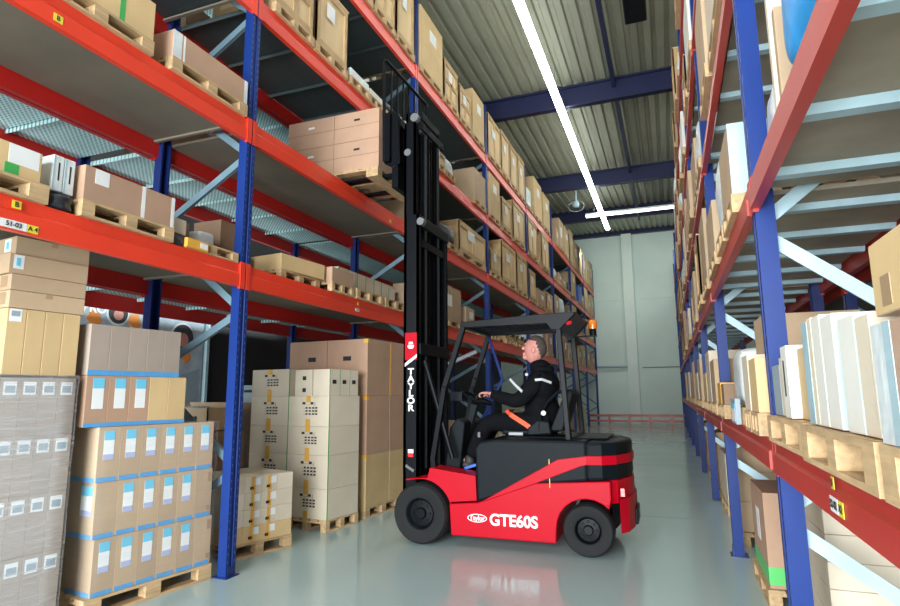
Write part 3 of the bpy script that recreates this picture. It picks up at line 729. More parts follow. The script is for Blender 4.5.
# second
bay(1, 2, [BC(.6,.5), NO(.15), DB(.9,.35,26), CR(1.9,.65)])
bay(1, 3, [CR(1.0,.55), CR(1.55,1.05), CR(1.3,1.1)])
bay(1, 4, [CR(.9,.9), PC(1.2,.5), CR(1.2,.6)])
bay(1, 5, [BC(.9,.8), WB(.8,.9,27), BC(.9,.4)])
bay(1, 6, [TC(1.1,1.0), BC(.9,.6), DB(.9,.5,28)])
bay(1, 7, [BC(1.1,.9), TC(1.0,1.1)])
# lowest
bay(0, 2, [BC(.5,.35), BC(1.35,.68), ('small carton','carton',.6,.4,dict(m='kraft', feats=[('label','F',.4,.8,.4,.8,'label')])), WB(.5,.2,29)])
bay(0, 3, [WB(.7,.2,30), NO(.3), SC(.9,.18), SC(.9,.18), DB(.4,.2,31)])
bay(0, 4, [WB(.8,.6,32), WB(.7,1.0,33), PC(1.0,.8)])
bay(0, 5, [WB(.9,1.0,34), PC(1.0,.9), BC(.8,.6)])
bay(0, 6, [WB(.8,.9,35), BC(1.0,.7), BC(.9,.9)])
bay(0, 7, [BC(1.0,.8), PC(1.0,.7)])
# floor level of the far bays
def floorload(desc, Y, w, h, mm, where, kind='carton', X=LX0-.05, d=1.0, **kw):
    pallet(f'floor pallet under {desc}, {where}', (X, Y, 0), R(90), w, d, False, 'floor pallets')
    if kind == 'carton': carton(f'{desc}, {where}', (X-.01, Y+.005, .146), R(90), w-.01, d-.02, h, mm, group='floor goods', **kw)
    else: crate(f'{desc}, {where}', (X-.01, Y+.005, .146), R(90), w-.01, d-.02, h, group='floor goods')
floorload('two-tone brown carton', 10.2, .95, 1.05, 'kraftpink', 'left floor, seen through the cab', feats=[('tape','F',.45,.53,0,1,'yellowtape')])
floorload('wide pale crate', 11.6, 1.5, .75, 'ply', 'left floor beyond the cab', 'crate')
floorload('yellow-brown crate', 13.9, 1.3, .9, 'ply', 'left floor behind the driver', 'crate')
floorload('brown carton stack base', 15.6, 1.2, .6, 'kraft', 'left floor behind the seat')
floorload('tall pale carton', 18.1, 1.1, .9, 'pale', 'left floor between the cab posts')
floorload('tall kraft carton', 19.8, 1.1, 1.1, 'kraftyel', 'left floor between the cab posts')
floorload('brown carton', 22.6, 1.2, .8, 'kraftpink', 'left floor in the fifth bay')
floorload('white carton', 24.2, 1.0, 1.4, 'white', 'left floor in the fifth bay')
floorload('kraft carton', 27.2, 1.2, 1.2, 'kraft', 'left floor near the end wall')
floorload('pale carton', 29.0, 1.2, .9, 'pale', 'left floor near the end wall')
# goods deeper, on the back rack
def back_item(desc, lv, Y, L, h, mm, wh): carton(f'{desc} on back rack, {LV[lv]}, {wh}', (LX1-.35, Y, LZ[lv]+.002), R(90), L, .8, h, mm, group='goods on the back rack')
for lv, Y, L, h, mm, wh in ((0,1.2,1.2,.5,'kraft','leftmost'),(0,2.8,1.3,.45,'kraftdark','left of near frame'),(0,5.1,1.2,.6,'kraftdark','right of near frame'),(0,7.0,1.3,.5,'greycard','behind mast side'),
    (1,1.2,1.3,.6,'kraft','leftmost'),(1,3.0,1.2,.5,'kraftdark','left of near frame'),(1,5.2,1.4,.6,'kraftdark','behind the lifted load'),(2,5.3,1.4,.8,'kraft','right of near frame'),(2,10.,1.4,.8,'kraft','third bay'),(1,10.2,1.4,.8,'kraft','third bay')):
    back_item('plain carton', lv, Y, L, h, mm, wh)

# ------------------------------------------------------------------ goods on the right rack
RV = ['lowest shelf', 'second shelf', 'third shelf', 'fourth shelf', 'top shelf']
def rlift(desc, kind, lv, Y1, L, h, where, d=.85, X=RX0-.05, pal=True, full=False, z0=None, up=0, **kw):
    """aisle face at X, occupying Y1-L..Y1 ; local x runs towards the camera"""
    z = RZ[lv] if z0 is None else z0; zp = 0
    if pal:
        pallet(f'pallet under {desc}, {where}', (X, Y1, z+.001), R(-90), L, d, full, f'right rack pallets, {RV[lv]}', .9); zp = .13
    loc = (X+.01, Y1-.005, z+zp+.0025+up); lab = f'{desc}, {where}'; g = f'right rack goods, {RV[lv]}'
    if kind == 'carton': return carton(lab, loc, R(-90), L-.01, d-.02, h, group=g, **kw)
    if kind == 'crate': return crate(lab, loc, R(-90), L-.01, d-.02, h, group=g, **kw)
    if kind == 'sack': return sack(lab, loc, R(-90), L-.01, d-.02, h, group=g, **kw)
wr = 'right rack nearest the camera'
rlift('film-wrapped pinkish case with silver edge', 'carton', 0, 1.64, .82, .27, 'lowest shelf at right edge', full=True, m='kraftpink', X=.44, feats=[('foil_edge','R',0,.06,0,1,'wrapwhite'),('foil_edge','F',0,.10,0,1,'wrapwhite'),('foil_edge','F',.1,.16,0,1,'galv')])
film_shell('shiny film around the pinkish case at right edge', (.45, 1.635, 1.585), R(-90), .81, .83, .28, 'film2', .006)
carton('plain yellow-brown carton on the film-wrapped case at right edge', (.46, 1.62, 1.872), R(-90), .6, .5, .17, 'kraftyel', feats=[('tape','F',.1,.2,.1,.5,'browntape')])
pallet('pallet under the upright white panels, right rack lowest shelf', (.44, 2.53, 1.451), R(-90), .85, .85, True, 'right rack pallets, lowest shelf', .9)
ys = 2.52
for j, (w, h, dd, mm) in enumerate(((.10,.37,.5,'galv'),(.06,.375,.55,'pale'),(.12,.37,.5,'white'),(.15,.355,.52,'white'),(.05,.25,.35,'greybin'),(.16,.325,.5,'white'),(.12,.31,.55,'pale'))):
    ys -= w+.006
    carton(f'upright pale slab on right rack lowest shelf, {ORD[j+1]} of seven counted from the post', (.47+(.06 if j==4 else 0), ys+w, 1.585), R(-90), w, dd, h, mm, group='upright slabs', feats=[('edge_strip','R',0,.08,.02,.98,'galv')] if j in (3,5) else [])
pallet('pallet under mixed cartons beside near right post', (.46, 3.50, 1.451), R(-90), .9, .85, True, 'right rack pallets, lowest shelf', .9)
for j, (y1, w, h, x, mm, ds) in enumerate(((3.48,.22,.25,.50,'greybin','grey flat case'),(3.25,.18,.28,.50,'pale','narrow pale carton'),(3.06,.14,.32,.48,'white','white printed carton'),(2.91,.3,.30,.52,'kraftyel','thin kraft carton'))):
    carton(f'{ds} beside near right post, lowest shelf', (x, y1, 1.585), R(-90), w, .5, h, mm, feats=[('print_mark','F',.3,.5,.3,.8,'ink')] if j == 2 else [])
carton('tall kraft carton behind the near right post', (1.02, 3.48, 1.585), R(-90), .5, .5, .52, 'kraft')
# bay beyond the near right post
wb = 'right rack behind near post'
rlift('tall pale carton', 'carton', 0, 5.05, .5, .66, wb, m='kraft', X=.62, d=.6, full=True)
rlift('pale printed carton', 'carton', 0, 4.5, .3, .36, wb, m='pale', d=.5, full=True, feats=[('print_mark','R',.3,.5,.3,.8,'ink')])
rlift('pale carton nearest post', 'carton', 0, 4.15, .32, .32, wb, m='kraftyel', d=.5, full=True)
rlift('clear film bundle with blue print', 'sack', 0, 5.9, .75, .48, wb, m='wrapwhite', seed=41, full=True, d=.5, X=.5)
carton('grey box with light blue print before the film bundle', (.455, 5.45, 1.453), R(-90), .35, .04, .2, 'greybin', feats=[('label','F',.1,.9,.1,.6,'label'),('label_header','F',.1,.9,.6,.8,'cyan')])
rlift('small dark carton', 'carton', 0, 6.5, .3, .2, wb, m='kraftdark', d=.5)
rlift('orange and brown small carton', 'carton', 0, 7.0, .42, .22, wb, m='yellowtape', d=.5)
for i, (Y1, L, h, mm, ds) in enumerate(((8.0,.7,.5,'kraft','brown carton'),(8.9,.8,.65,'pale','pale carton'),(9.9,.8,.4,'kraftyel','yellow-brown carton'),(11.6,.9,.7,'kraft','brown carton'),(12.9,1.0,.5,'pale','pale carton'),(15.1,.9,.8,'kraftpink','pinkish carton'),(16.4,1.,.6,'kraft','brown carton'),(18.8,1.,.7,'pale','pale carton'),(22.5,1.1,.8,'kraft','brown carton'))):
    rlift(ds, 'carton', 0, Y1, L, h, f'right rack lowest shelf, {ORD[i+1]} past film bundle', m=mm)
# second shelf up and above
for j in range(2):
    carton(f'flat grey parcel on right second shelf, {["lower","upper"][j]} of the pair under blue sheeting', (.53+.012*(j%2), 2.66+.02*(j%3), RZ[1]+.002+j*.052), R(-90), .95, .6, .05, ['galv','pale','greybin','pale'][j], group='flat grey parcels')
sack('bright blue plastic sheeting heaped on near right second shelf', (.500, 2.66, RZ[1]+.11), R(-90), .9, .6, .55, 'dirtyblue', 'plastic_sheeting', 'sheeting', 51)
pallet('pallet at the shelf edge beside the upper near right post', (.56, 3.55, RZ[1]+.001), R(-90), .8, .8, True, 'right rack pallets, second shelf', .9)
sack('grey lumpy parcel on the pallet beside upper near right post', (.57, 3.52, RZ[1]+.135), R(-90), .4, .6, .3, 'wrapwhite', 'lumpy_parcel', 'parcel', 52)
carton('upright pale board at the upper near right post', (.56, 3.06, RZ[1]+.135), R(-90), .05, .5, .62, 'pale')
carton('upright kraft sheet beside the pale board, upper near right post', (.57, 2.98, RZ[1]+.135), R(-90), .05, .5, .5, 'kraft')
rlift('pale tall carton with silver film', 'carton', 1, 4.9, .7, .50, 'right rack second shelf past post', m='kraft', full=True, feats=[('foil','R',0,.3,0,1,'galv')])
rlift('white film bundle', 'sack', 1, 5.6, .6, .7, 'right rack second shelf past post', m='wrapwhite', seed=53, full=True)
rlift('brown carton', 'carton', 1, 6.8, .9, .5, 'right rack second shelf before second post', m='kraft', full=True)
cols = ['kraft','pale','kraftpink','kraftyel','white','kraft']
rn = random.Random(12)
nth = {}
for lv in range(1, 5):
    y = {1: 7.3, 2: 4.0, 3: 4.0, 4: 7.3}[lv]; i = 0
    while y < 24:
        L = rn.uniform(.75, 1.15); h = rn.uniform(.45, 1.05); c = rn.choice(cols); k = rn.random(); i += 1
        if any(abs(y+L/2-p) < L/2+.08 for p in RY): y += .15; i -= 1; continue
        w = f'{RV[lv]} of right rack, {i}{"st" if i==1 else "nd" if i==2 else "rd" if i==3 else "th"} item beyond the near posts'
        X = RX0-rn.uniform(.02, .09)
        if k < .55: rlift({'kraft':'brown carton','pale':'pale carton','kraftpink':'pinkish carton','kraftyel':'yellow carton','white':'white carton'}[c], 'carton', lv, y+L, L, h, w, m=c, X=X)
        elif k < .8: rlift('plywood crate', 'crate', lv, y+L, L, h, w, tag_=False, X=X)
        else: rlift('wrapped bundle', 'sack', lv, y+L, L, h*.8, w, m='wrapwhite', seed=100+i+lv*20, X=X)
        y += L + rn.uniform(.05, .3)
# floor under the right rack
pallet('pallet under the tall brown green-taped carton, right floor', (.62, 6.5, 0), R(-90), 1.0, .8, True, 'right floor pallets')
carton('tall brown carton with light green tape beside the near right post', (.64, 6.35, .146), R(-90), .82, .75, .74, 'kraftpink', feats=[('green_tape','F',0,1,.04,.22,'ltgreen'),('green_tape','R',0,1,.04,.22,'ltgreen'),('label','F',.35,.6,.4,.75,'label')])
pallet('pallet under pale layered cartons, right floor behind near post', (.76, 4.75, 0), R(-90), .75, .85, True, 'right floor pallets')
for k in range(6):
    carton(f'flat pale carton behind near right post, {["lowest","second","third","fourth","fifth","topmost"][k]} of six', (.77, 4.74, .146+k*.149), R(-90), .7, .8, .147, 'pale', group='flat pale cartons')
pallet('pallet under grey stacked cartons, right floor second bay', (.62, 8.75, 0), R(-90), 1.2, .85, False, 'right floor pallets')
for k in range(3): carton(f'grey-brown carton past the green-taped one, {["lowest","middle","topmost"][k]} of three', (.64, 8.7, .146+k*.33), R(-90), 1.1, .8, .328, 'kraft', group='grey-brown floor cartons')
for i, (Y1, h, mm) in enumerate(((10.3,.7,'pale'),(11.9,.9,'kraft'),(13.4,.6,'kraftpink'),(15.4,.9,'kraft'),(17.,.8,'pale'),(19.4,.9,'kraft'),(20.8,.7,'kraftpink'))):
    pallet(f'pallet under {ORD[i+1]} single carton farther along right floor', (.62, Y1, 0), R(-90), 1.1, .85, False, 'right floor pallets')
    carton(f'{["pale","brown","pinkish","brown","pale","brown","pinkish"][i]} single carton on right floor, {ORD[i+1]} beyond the stack of three', (.64, Y1-.02, .146), R(-90), 1.05, .8, h, mm, group='right floor cartons')
# dark background row behind the right rack
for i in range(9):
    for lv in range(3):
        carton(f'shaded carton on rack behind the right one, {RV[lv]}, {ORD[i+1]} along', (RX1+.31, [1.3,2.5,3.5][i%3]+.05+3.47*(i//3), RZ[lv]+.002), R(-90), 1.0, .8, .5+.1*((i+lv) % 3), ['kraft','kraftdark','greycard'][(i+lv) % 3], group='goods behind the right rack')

# ------------------------------------------------------------------ forklift truck
FT = empty('forklift_truck', 'red and black electric forklift with raised mast standing across the aisle', 'forklift', (-1.85, 7.15, 0))
Y0, Y1 = 6.45, 7.85
def arc(cx, cz, r, a0, a1, n=8): return [(cx+r*math.cos(R(a0+(a1-a0)*i/n)), cz+r*math.sin(R(a0+(a1-a0)*i/n))) for i in range(n+1)]
RW = (-.915, .275); FW = (-2.81, .345)
poly = [(-2.44,.13),(-1.25,.13)] + arc(RW[0], RW[1], .325, 178, 45, 9) + [(-.66,.60),(-.66,.79),(-1.46,.74),(-2.12,.50),(-2.46,.47)]
ch = MB().prism(poly, 'y', Y0, Y1).build('chassis', M['red'], FT, bevel=.012)
def plan(o, x0=-.90):
    return [(x0,Y0-o),(-.74,Y0+.03-o),(-.60,Y0+.16-o),(-.50+o,Y0+.42),(-.475+o,7.0),(-.475+o,7.3),(-.50+o,Y1-.42),(-.60,Y1-.16+o),(-.74,Y1-.03+o),(x0,Y1+o)]
MB().prism(plan(0, -.70), 'z', .55, .79).prism([(-.58,Y0+.06),(-.50,Y0+.2),(-.46,6.9),(-.46,7.4),(-.50,Y1-.2),(-.58,Y1-.06)], 'z', .26, .60).build('rear_bumper', M['red'], FT, bevel=.012)
MB().prism(plan(.012), 'z', .95, 1.045).build('rear_stripe', M['red'], FT, bevel=.006)
st = MB().prism([(-2.10,.50),(-1.20,1.00),(-.89,1.045),(-.89,.95),(-.96,.935),(-1.46,.735)], 'y', Y0-.012, Y1+.012).build('side_stripe', M['red'], FT, bevel=.006)
bt = MB().prism([(-2.13,.50),(-2.15,1.10),(-2.10,1.17),(-1.9,1.20),(-.89,1.20),(-.89,.78),(-1.46,.72)], 'y', Y0+.005, Y1-.005).build('battery_cover', M['blackmat'], FT, bevel=.03)
MB().box(-1.30,-1.292,Y0-.001,Y0+.01,.70,1.0).build('panel_gap', M['yellowtape'], bt)
MB().box(-1.75,-.7,6.75,7.55,1.198,1.215).build('rear_hood', M['blackmat'], FT, bevel=.012)
MB().prism(plan(-.005), 'z', .785, 1.185).build('counterweight', M['blackmat'], FT, bevel=.035)
for y in (6.62, 7.62): MB().box(-.575,-.535,y,y+.06,.62,.70).build('tail_light', M['redlens'], FT)
MB().box(-.465,-.43,6.95,7.35,.28,.45).build('tow_coupling', M['black'], FT, bevel=.01)
# front fenders, step and floor
for ya, yb in ((Y0, 6.78), (7.52, Y1)):
    f = [(-2.44,.47)] + arc(FW[0], FW[1], .385, 18, 100, 9) + [(-3.0,.705),(-3.0,.725),(-2.73,.745),(-2.70,.86),(-2.14,.79),(-2.13,.52),(-2.44,.49)]
    MB().prism(f, 'y', ya, yb).build('front_fender', M['red'], FT, bevel=.008)
MB().box(-2.75,-2.1,6.79,7.51,.42,.74).build('cab_floor', M['blackmat'], FT, bevel=.01)
MB().box(-2.95,-2.45,6.80,7.50,.15,.44).build('front_axle', M['black'], FT, bevel=.01)
MB().box(-2.47,-2.18,6.452,6.6,.60,.61).build('step_edge', M['black'], FT)
# wheels
def wheel(cx, cz, r, ya, yb, near):
    w = yb-ya; yc = ya
    pr = [(r*.52,.012),(r*.60,.0),(r*.92,.0),(r*.985,.03),(r,.06),(r,w-.06),(r*.985,w-.03),(r*.92,w),(r*.55,w)]
    o = MB().lathe(pr, (cx, ya, cz), 'y', 40).build('wheel', M['rubber'], FT, smooth=True)
    a = MB().lathe([(0,.03),(r*.16,.03),(r*.2,.055),(r*.42,.06),(r*.50,.02),(r*.56,.012),(r*.56,w-.02),(r*.5,w-.02),(0,w-.03)], (cx, ya, cz), 'y', 28).build('rim', M['black'], o, smooth=True)
    for k in range(8):
        t = k*math.tau/8; p = (cx+r*.32*math.cos(t), ya+.045, cz+r*.32*math.sin(t)); MB().cyl(p, (p[0], p[1]+.02, p[2]), .013, 6).build('wheel_nut', M['blackmat'], a)
for ya, yb in ((6.40, 6.72), (7.58, 7.90)): wheel(FW[0], FW[1], .34, ya, yb, ya < 7)
for ya, yb in ((6.47, 6.70), (7.60, 7.83)): wheel(RW[0], RW[1], .27, ya, yb, ya < 7)
MB().cyl((RW[0],6.7,RW[1]),(RW[0],7.6,RW[1]),.06,12).build('rear_axle', M['black'], FT)
# overhead guard
roof = MB().prism([(-2.36,2.53),(-2.33,2.57),(-1.6,2.605),(-.97,2.62),(-.99,2.58),(-1.16,2.42),(-1.25,2.43),(-1.30,2.50),(-2.28,2.50)], 'y', 6.58, 6.66).build('roof_side_rail', M['black'], FT, bevel=.006)
MB().prism([(-2.36,2.53),(-2.33,2.57),(-1.6,2.605),(-.97,2.62),(-.99,2.58),(-1.16,2.42),(-1.25,2.43),(-1.30,2.50),(-2.28,2.50)], 'y', 7.64, 7.72).build('roof_side_rail', M['black'], FT, bevel=.006)
MB().box(-2.36,-2.28,6.66,7.64,2.50,2.56).build('roof_cross_rail', M['black'], FT)
MB().prism([(-1.25,2.43),(-1.16,2.42),(-.97,2.62),(-1.1,2.61)], 'y', 6.585, 7.715).build('roof_cross_rail', M['rooftrim'], FT)
for k in range(9):
    y = 6.72+k*.108; MB().prism([(-2.29,2.51),(-1.15,2.58),(-1.15,2.60),(-2.29,2.555)], 'y', y, y+.028).build('roof_bar', M['black'], FT)
MB().prism([(-2.28,2.565),(-1.1,2.612),(-1.1,2.618),(-2.28,2.571)], 'y', 6.66, 7.64).build('roof_cover', M['blackmat'], FT)
for y in (6.62, 7.68):
    MB().bar((-2.32,y,2.52),(-2.57,y,1.79),.055,.07,(0,1,0)).bar((-2.57,y,1.80),(-2.72,y,.95),.055,.07,(0,1,0)).bar((-2.72,y,.97),(-2.70,y,.72),.055,.08,(0,1,0)).build('front_pillar', M['black'], FT)
    MB().bar((-1.17,y,2.46),(-1.10,y,1.15),.06,.075,(0,1,0)).build('rear_pillar', M['black'], FT, bevel=.008)
    MB().bar((-2.52,y,1.92),(-2.52,y+(.1 if y<7 else -.1),1.92),.02,.02).build('grab_handle', M['black'], FT)
MB().cyl((-2.30,7.62,2.46),(-2.12,7.60,1.9),.022,8).cyl((-2.12,7.6,1.9),(-2.45,7.6,1.3),.022,8).build('grab_rail', M['blueplain'], FT)
# beacon
bc = MB().box(-1.16,-.86,7.64,7.70,2.43,2.445).cyl((-.91,7.67,2.44),(-.91,7.67,2.53),.045,16).build('beacon_base', M['black'], FT)
MB().lathe([(.052,0),(.056,.03),(.056,.085),(.045,.11),(0,.12)], (-.91,7.67,2.53), 'z', 20).build('beacon', M['amber'], FT, smooth=True)
MB().cyl((-1.08,6.64,2.50),(-1.03,6.60,2.50),.022,12).build('rear_work_light', M['redlens'], FT)
# steering, dash, pedals, levers
MB().bar((-2.62,7.15,.75),(-2.36,7.15,1.58),.10,.09).build('steering_column', M['blackmat'], FT, bevel=.01)
MB().prism([(-2.68,.74),(-2.60,1.30),(-2.50,1.42),(-2.40,1.36),(-2.48,.74)], 'y', 6.85, 7.55).build('dashboard', M['blackmat'], FT, bevel=.02)
sw = MB(); c = Vector((-2.33,7.13,1.655)); nrm = Vector((.42,0,1)).normalized(); ax = Vector((0,1,0)); bx = nrm.cross(ax)
pts = [c + ax*.21*math.cos(k*math.tau/28) + bx*.21*math.sin(k*math.tau/28) for k in range(29)]
sw.tube(pts, .016, 8)
for k in (0, 9, 19): sw.cyl(c, pts[k], .012, 6)
sw.cyl(c-nrm*.04, c+nrm*.02, .045, 14); sw.build('steering_wheel', M['black'], FT, smooth=True)
MB().cyl((-2.45,7.0,1.62),(-2.55,7.0,1.70),.02,8).box(-2.62,-2.46,6.93,7.03,1.62,1.74).build('display_unit', M['blackmat'], FT, bevel=.01)
for y in (7.0, 7.25): MB().box(-2.52,-2.38,y,y+.07,.80,.82).bar((-2.52,y+.03,.8),(-2.6,y+.03,.75),.02,.02).build('pedal', M['steel'] if y<7.1 else M['black'], FT)
MB().bar((-2.40,6.84,.82),(-2.24,6.84,.87),.04,.03).build('blue_lever', M['bluebin'], FT)
# seat
MB().prism([(-1.95,1.215),(-1.97,1.27),(-1.90,1.31),(-1.50,1.29),(-1.38,1.34),(-1.34,1.215)], 'y', 6.93, 7.37).build('seat_cushion', M['blackmat'], FT, bevel=.03)
MB().prism([(-1.40,1.27),(-1.36,1.30),(-1.22,1.62),(-1.18,1.74),(-1.12,1.76),(-1.08,1.70),(-1.22,1.27)], 'y', 6.92, 7.38).build('seat_back', M['blackmat'], FT, bevel=.03)
sf = MB(); sp = [(-1.48,6.86,1.27),(-1.47,6.86,1.45),(-1.38,6.86,1.60),(-1.25,6.88,1.72),(-1.14,6.90,1.74)]
sf.tube(sp, .022, 8); sf.build('seat_bolster', M['black'], FT, smooth=True)
MB().prism([(-1.62,1.22),(-1.62,1.30),(-1.50,1.40),(-1.36,1.38),(-1.34,1.24)], 'y', 6.84, 6.91).build('armrest', M['blackmat'], FT, bevel=.015)
MB().cyl((-1.42,6.835,1.48),(-1.42,6.86,1.48),.03,12).build('recliner_knob', M['steel'], FT)
MB().box(-1.86,-1.68,6.88,6.94,1.215,1.255).build('belt_buckle', M['steel'], FT, bevel=.006)
MB().cyl((-2.17,6.7,1.20),(-2.17,6.7,1.26),.018,8).build('cover_latch', M['steel'], FT)
# mast
for nm, xa, xb, ya, yb, z0_, z1_ in (('outer_mast_rail',-3.10,-2.905,6.585,6.665,.34,4.0),('outer_mast_rail',-3.10,-2.905,7.535,7.615,.34,4.0),
                       ('middle_mast_rail',-3.09,-2.93,6.675,6.74,.45,5.32),('middle_mast_rail',-3.09,-2.93,7.46,7.525,.45,5.32),
                       ('inner_mast_rail',-3.10,-2.95,6.75,6.81,2.3,5.50),('inner_mast_rail',-3.10,-2.95,7.39,7.45,2.3,5.50)):
    s = 1 if ya < 7 else -1
    b = MB()
    if s > 0: b.box(xa, xb, ya, ya+.022, z0_, z1_).box(xa, xa+.03, ya, yb, z0_, z1_).box(xb-.03, xb, ya, yb, z0_, z1_)
    else: b.box(xa, xb, yb-.022, yb, z0_, z1_).box(xa, xa+.03, ya, yb, z0_, z1_).box(xb-.03, xb, ya, yb, z0_, z1_)
    o = b.build(nm, M['black'], FT)
    if nm == 'outer_mast_rail' and ya < 7: rail = o
for z in (.5, 2.2, 3.85): MB().box(-2.925,-2.88,6.60,7.60,z,z+.14).build('mast_cross_member', M['black'], FT, bevel=.006)
for z in (3.6, 5.22): MB().box(-2.945,-2.91,6.70,7.50,z,z+.10).build('mast_cross_member', M['black'], FT, bevel=.006)
MB().box(-2.97,-2.94,6.78,7.42,5.40,5.50).build('mast_cross_member', M['black'], FT, bevel=.006)
for y in (6.86, 7.34):
    MB().cyl((-3.0,y,.5),(-3.0,y,3.9),.048,14).build('lift_cylinder', M['black'], FT, smooth=True)
    MB().cyl((-3.0,y,3.9),(-3.0,y,5.4),.034,12).build('cylinder_rod', M['black'], FT, smooth=True)
for y in (6.93, 7.0, 7.20, 7.27):
    b = MB(); z = .9
    while z < 5.28: b.box(-2.965,-2.945,y-.012,y+.012,z,z+.035).box(-2.958,-2.952,y-.006,y+.006,z+.035,z+.05); z += .05
    b.build('lift_chain', M['blackmat'], FT)
for y in (6.965, 7.235): MB().cyl((-2.96,y-.04,5.33),(-2.96,y+.04,5.33),.055,16).build('chain_pulley', M['steel'], FT)
MB().cyl((-2.88,6.58,3.9),(-2.88,6.66,3.9),.05,14).build('mast_roller', M['steel'], FT)
MB().cyl((-3.0,6.66,5.38),(-3.0,6.73,5.38),.06,16).build('mast_roller', M['steel'], FT)
MB().cyl((-2.99,7.10,.5),(-2.99,7.10,5.3),.085,18).build('free_lift_cylinder', M['black'], FT, smooth=True)
for y in (6.88, 7.32): MB().tube([(-2.93,y,.8),(-2.93,y,3.2),(-2.93,y,5.2)], .02, 6).build('hydraulic_hose', M['rubber'], FT)
for y in (6.68, 7.52): MB().cyl((-2.86,y,2.12),(-2.45,y,2.28) if y > 7 else (-2.5,y,.95),.03,10).build('tilt_cylinder', M['steel'] if y > 7 else M['black'], FT)
MB().bar((-3.06,6.57,.86),(-2.95,6.56,.80),.02,.03).build('mast_bracket', M['steel'], FT)
MB().box(-3.16,-2.86,6.60,7.60,.28,.42).build('mast_foot', M['black'], FT, bevel=.01)
# carriage, backrest and forks
for z in (4.72, 5.28): MB().box(-3.22,-3.13,6.55,7.75,z,z+.12).build('carriage_bar', M['black'], FT, bevel=.006)
for y in (6.57, 7.0, 7.3, 7.72): MB().box(-3.21,-3.12,y-.03,y+.03,4.70,5.42).build('carriage_upright', M['black'], FT)
br = MB(); PB = [(-3.30,6.50,4.75),(-3.32,6.50,6.17),(-3.30,6.52,6.20),(-3.26,7.80,6.19),(-3.25,7.83,6.15),(-3.24,7.83,4.75)]
br.tube(PB, .024, 8); br.cyl((-3.30,6.5,5.40),(-3.24,7.83,5.40),.02,8)
for k in range(1, 7): y = 6.5+k*.19; br.cyl((-3.30,y,5.40),(-3.30,y,6.19),.014,6)
br.box(-3.31,-3.22,6.49,6.54,4.74,5.42).box(-3.27,-3.21,7.78,7.83,4.74,5.42).box(-3.27,-3.22,6.5,7.83,4.75,4.80).build('load_backrest', M['black'], FT)
for y in (6.86, 7.42):
    MB().box(-3.28,-3.22,y-.06,y+.06,4.655,5.35).prism([(-3.28,4.66),(-4.75,4.668),(-4.75,4.676),(-3.6,4.70),(-3.28,4.705)], 'y', y-.06, y+.06).build('fork', M['black'], FT)
MB().prism([(-3.33,4.74),(-3.33,5.42),(-3.24,5.5),(-3.12,5.4),(-3.10,4.72),(-3.2,4.66)], 'y', 6.55, 6.575).build('carriage_side_plate', M['black'], FT, bevel=.01)
MB().cyl((-3.10,6.66,4.9),(-3.10,6.72,4.9),.05,12).build('carriage_roller', M['steel'], FT)
MB().box(-3.29,-3.20,6.58,7.76,4.40,4.72).build('carriage_lower_plate', M['black'], FT, bevel=.008)
for c in FT.children:
    if c.name.split('.')[0] in ('middle_mast_rail','inner_mast_rail','lift_cylinder','cylinder_rod','lift_chain','chain_pulley','carriage_bar','carriage_upright','carriage_side_plate','load_backrest','free_lift_cylinder'): c.location.x -= .06
# lettering
pl = MB().box(-3.085,-2.925,6.580,6.585,2.13,2.47).build('logo_plate', M['red'], rail)
MB().prism([(-3.085,2.05),(-2.925,2.16),(-2.925,2.20),(-3.085,2.09)], 'y', 6.578, 6.585).build('white_slash', M['whitepaint'], rail)
MB().prism([(-3.05,2.30),(-3.03,2.34),(-3.03,2.37),(-2.98,2.37),(-2.98,2.34),(-2.96,2.30),(-2.98,2.27),(-3.03,2.27)], 'y', 6.577, 6.58).build('emblem', M['whitepaint'], pl)
MB().box(-3.035,-2.975,6.576,6.58,2.355,2.375).box(-3.05,-2.96,6.576,6.577,2.315,2.325).build('emblem_detail', M['red'], pl)
for i, c_ in enumerate('TAYLOR'): text('lettering', c_, .106, M['whitepaint'], rail, (-3.005, 6.583, 1.985-i*.089), (R(90),0,0), .0035, .002, sx=1.2)
MB().box(-3.04,-2.97,6.582,6.585,.96,1.00).build('small_badge', M['redlens'], rail); MB().box(-3.04,-2.97,6.582,6.585,1.005,1.05).build('small_badge', M['whitepaint'], rail)
el = [( -2.125+.115*math.cos(k*math.tau/24), .335+.045*math.sin(k*math.tau/24)) for k in range(24)]
el2 = [( -2.125+.105*math.cos(k*math.tau/24), .335+.037*math.sin(k*math.tau/24)) for k in range(24)]
lo = MB().prism(el, 'y', Y0-.004, Y0).build('logo_oval', M['whitepaint'], ch)
MB().prism(el2, 'y', Y0-.006, Y0-.004).build('logo_oval_inner', M['red'], lo)
text('logo_lettering', 'Taylor', .075, M['whitepaint'], lo, (-2.125, Y0-.007, .335), (R(90),0,0), .002, .001, sx=.9)
text('model_lettering', 'GTE60S', .17, M['whitepaint'], ch, (-1.71, Y0-.003, .325), (R(90),0,0), .0045, .002, sx=.97)

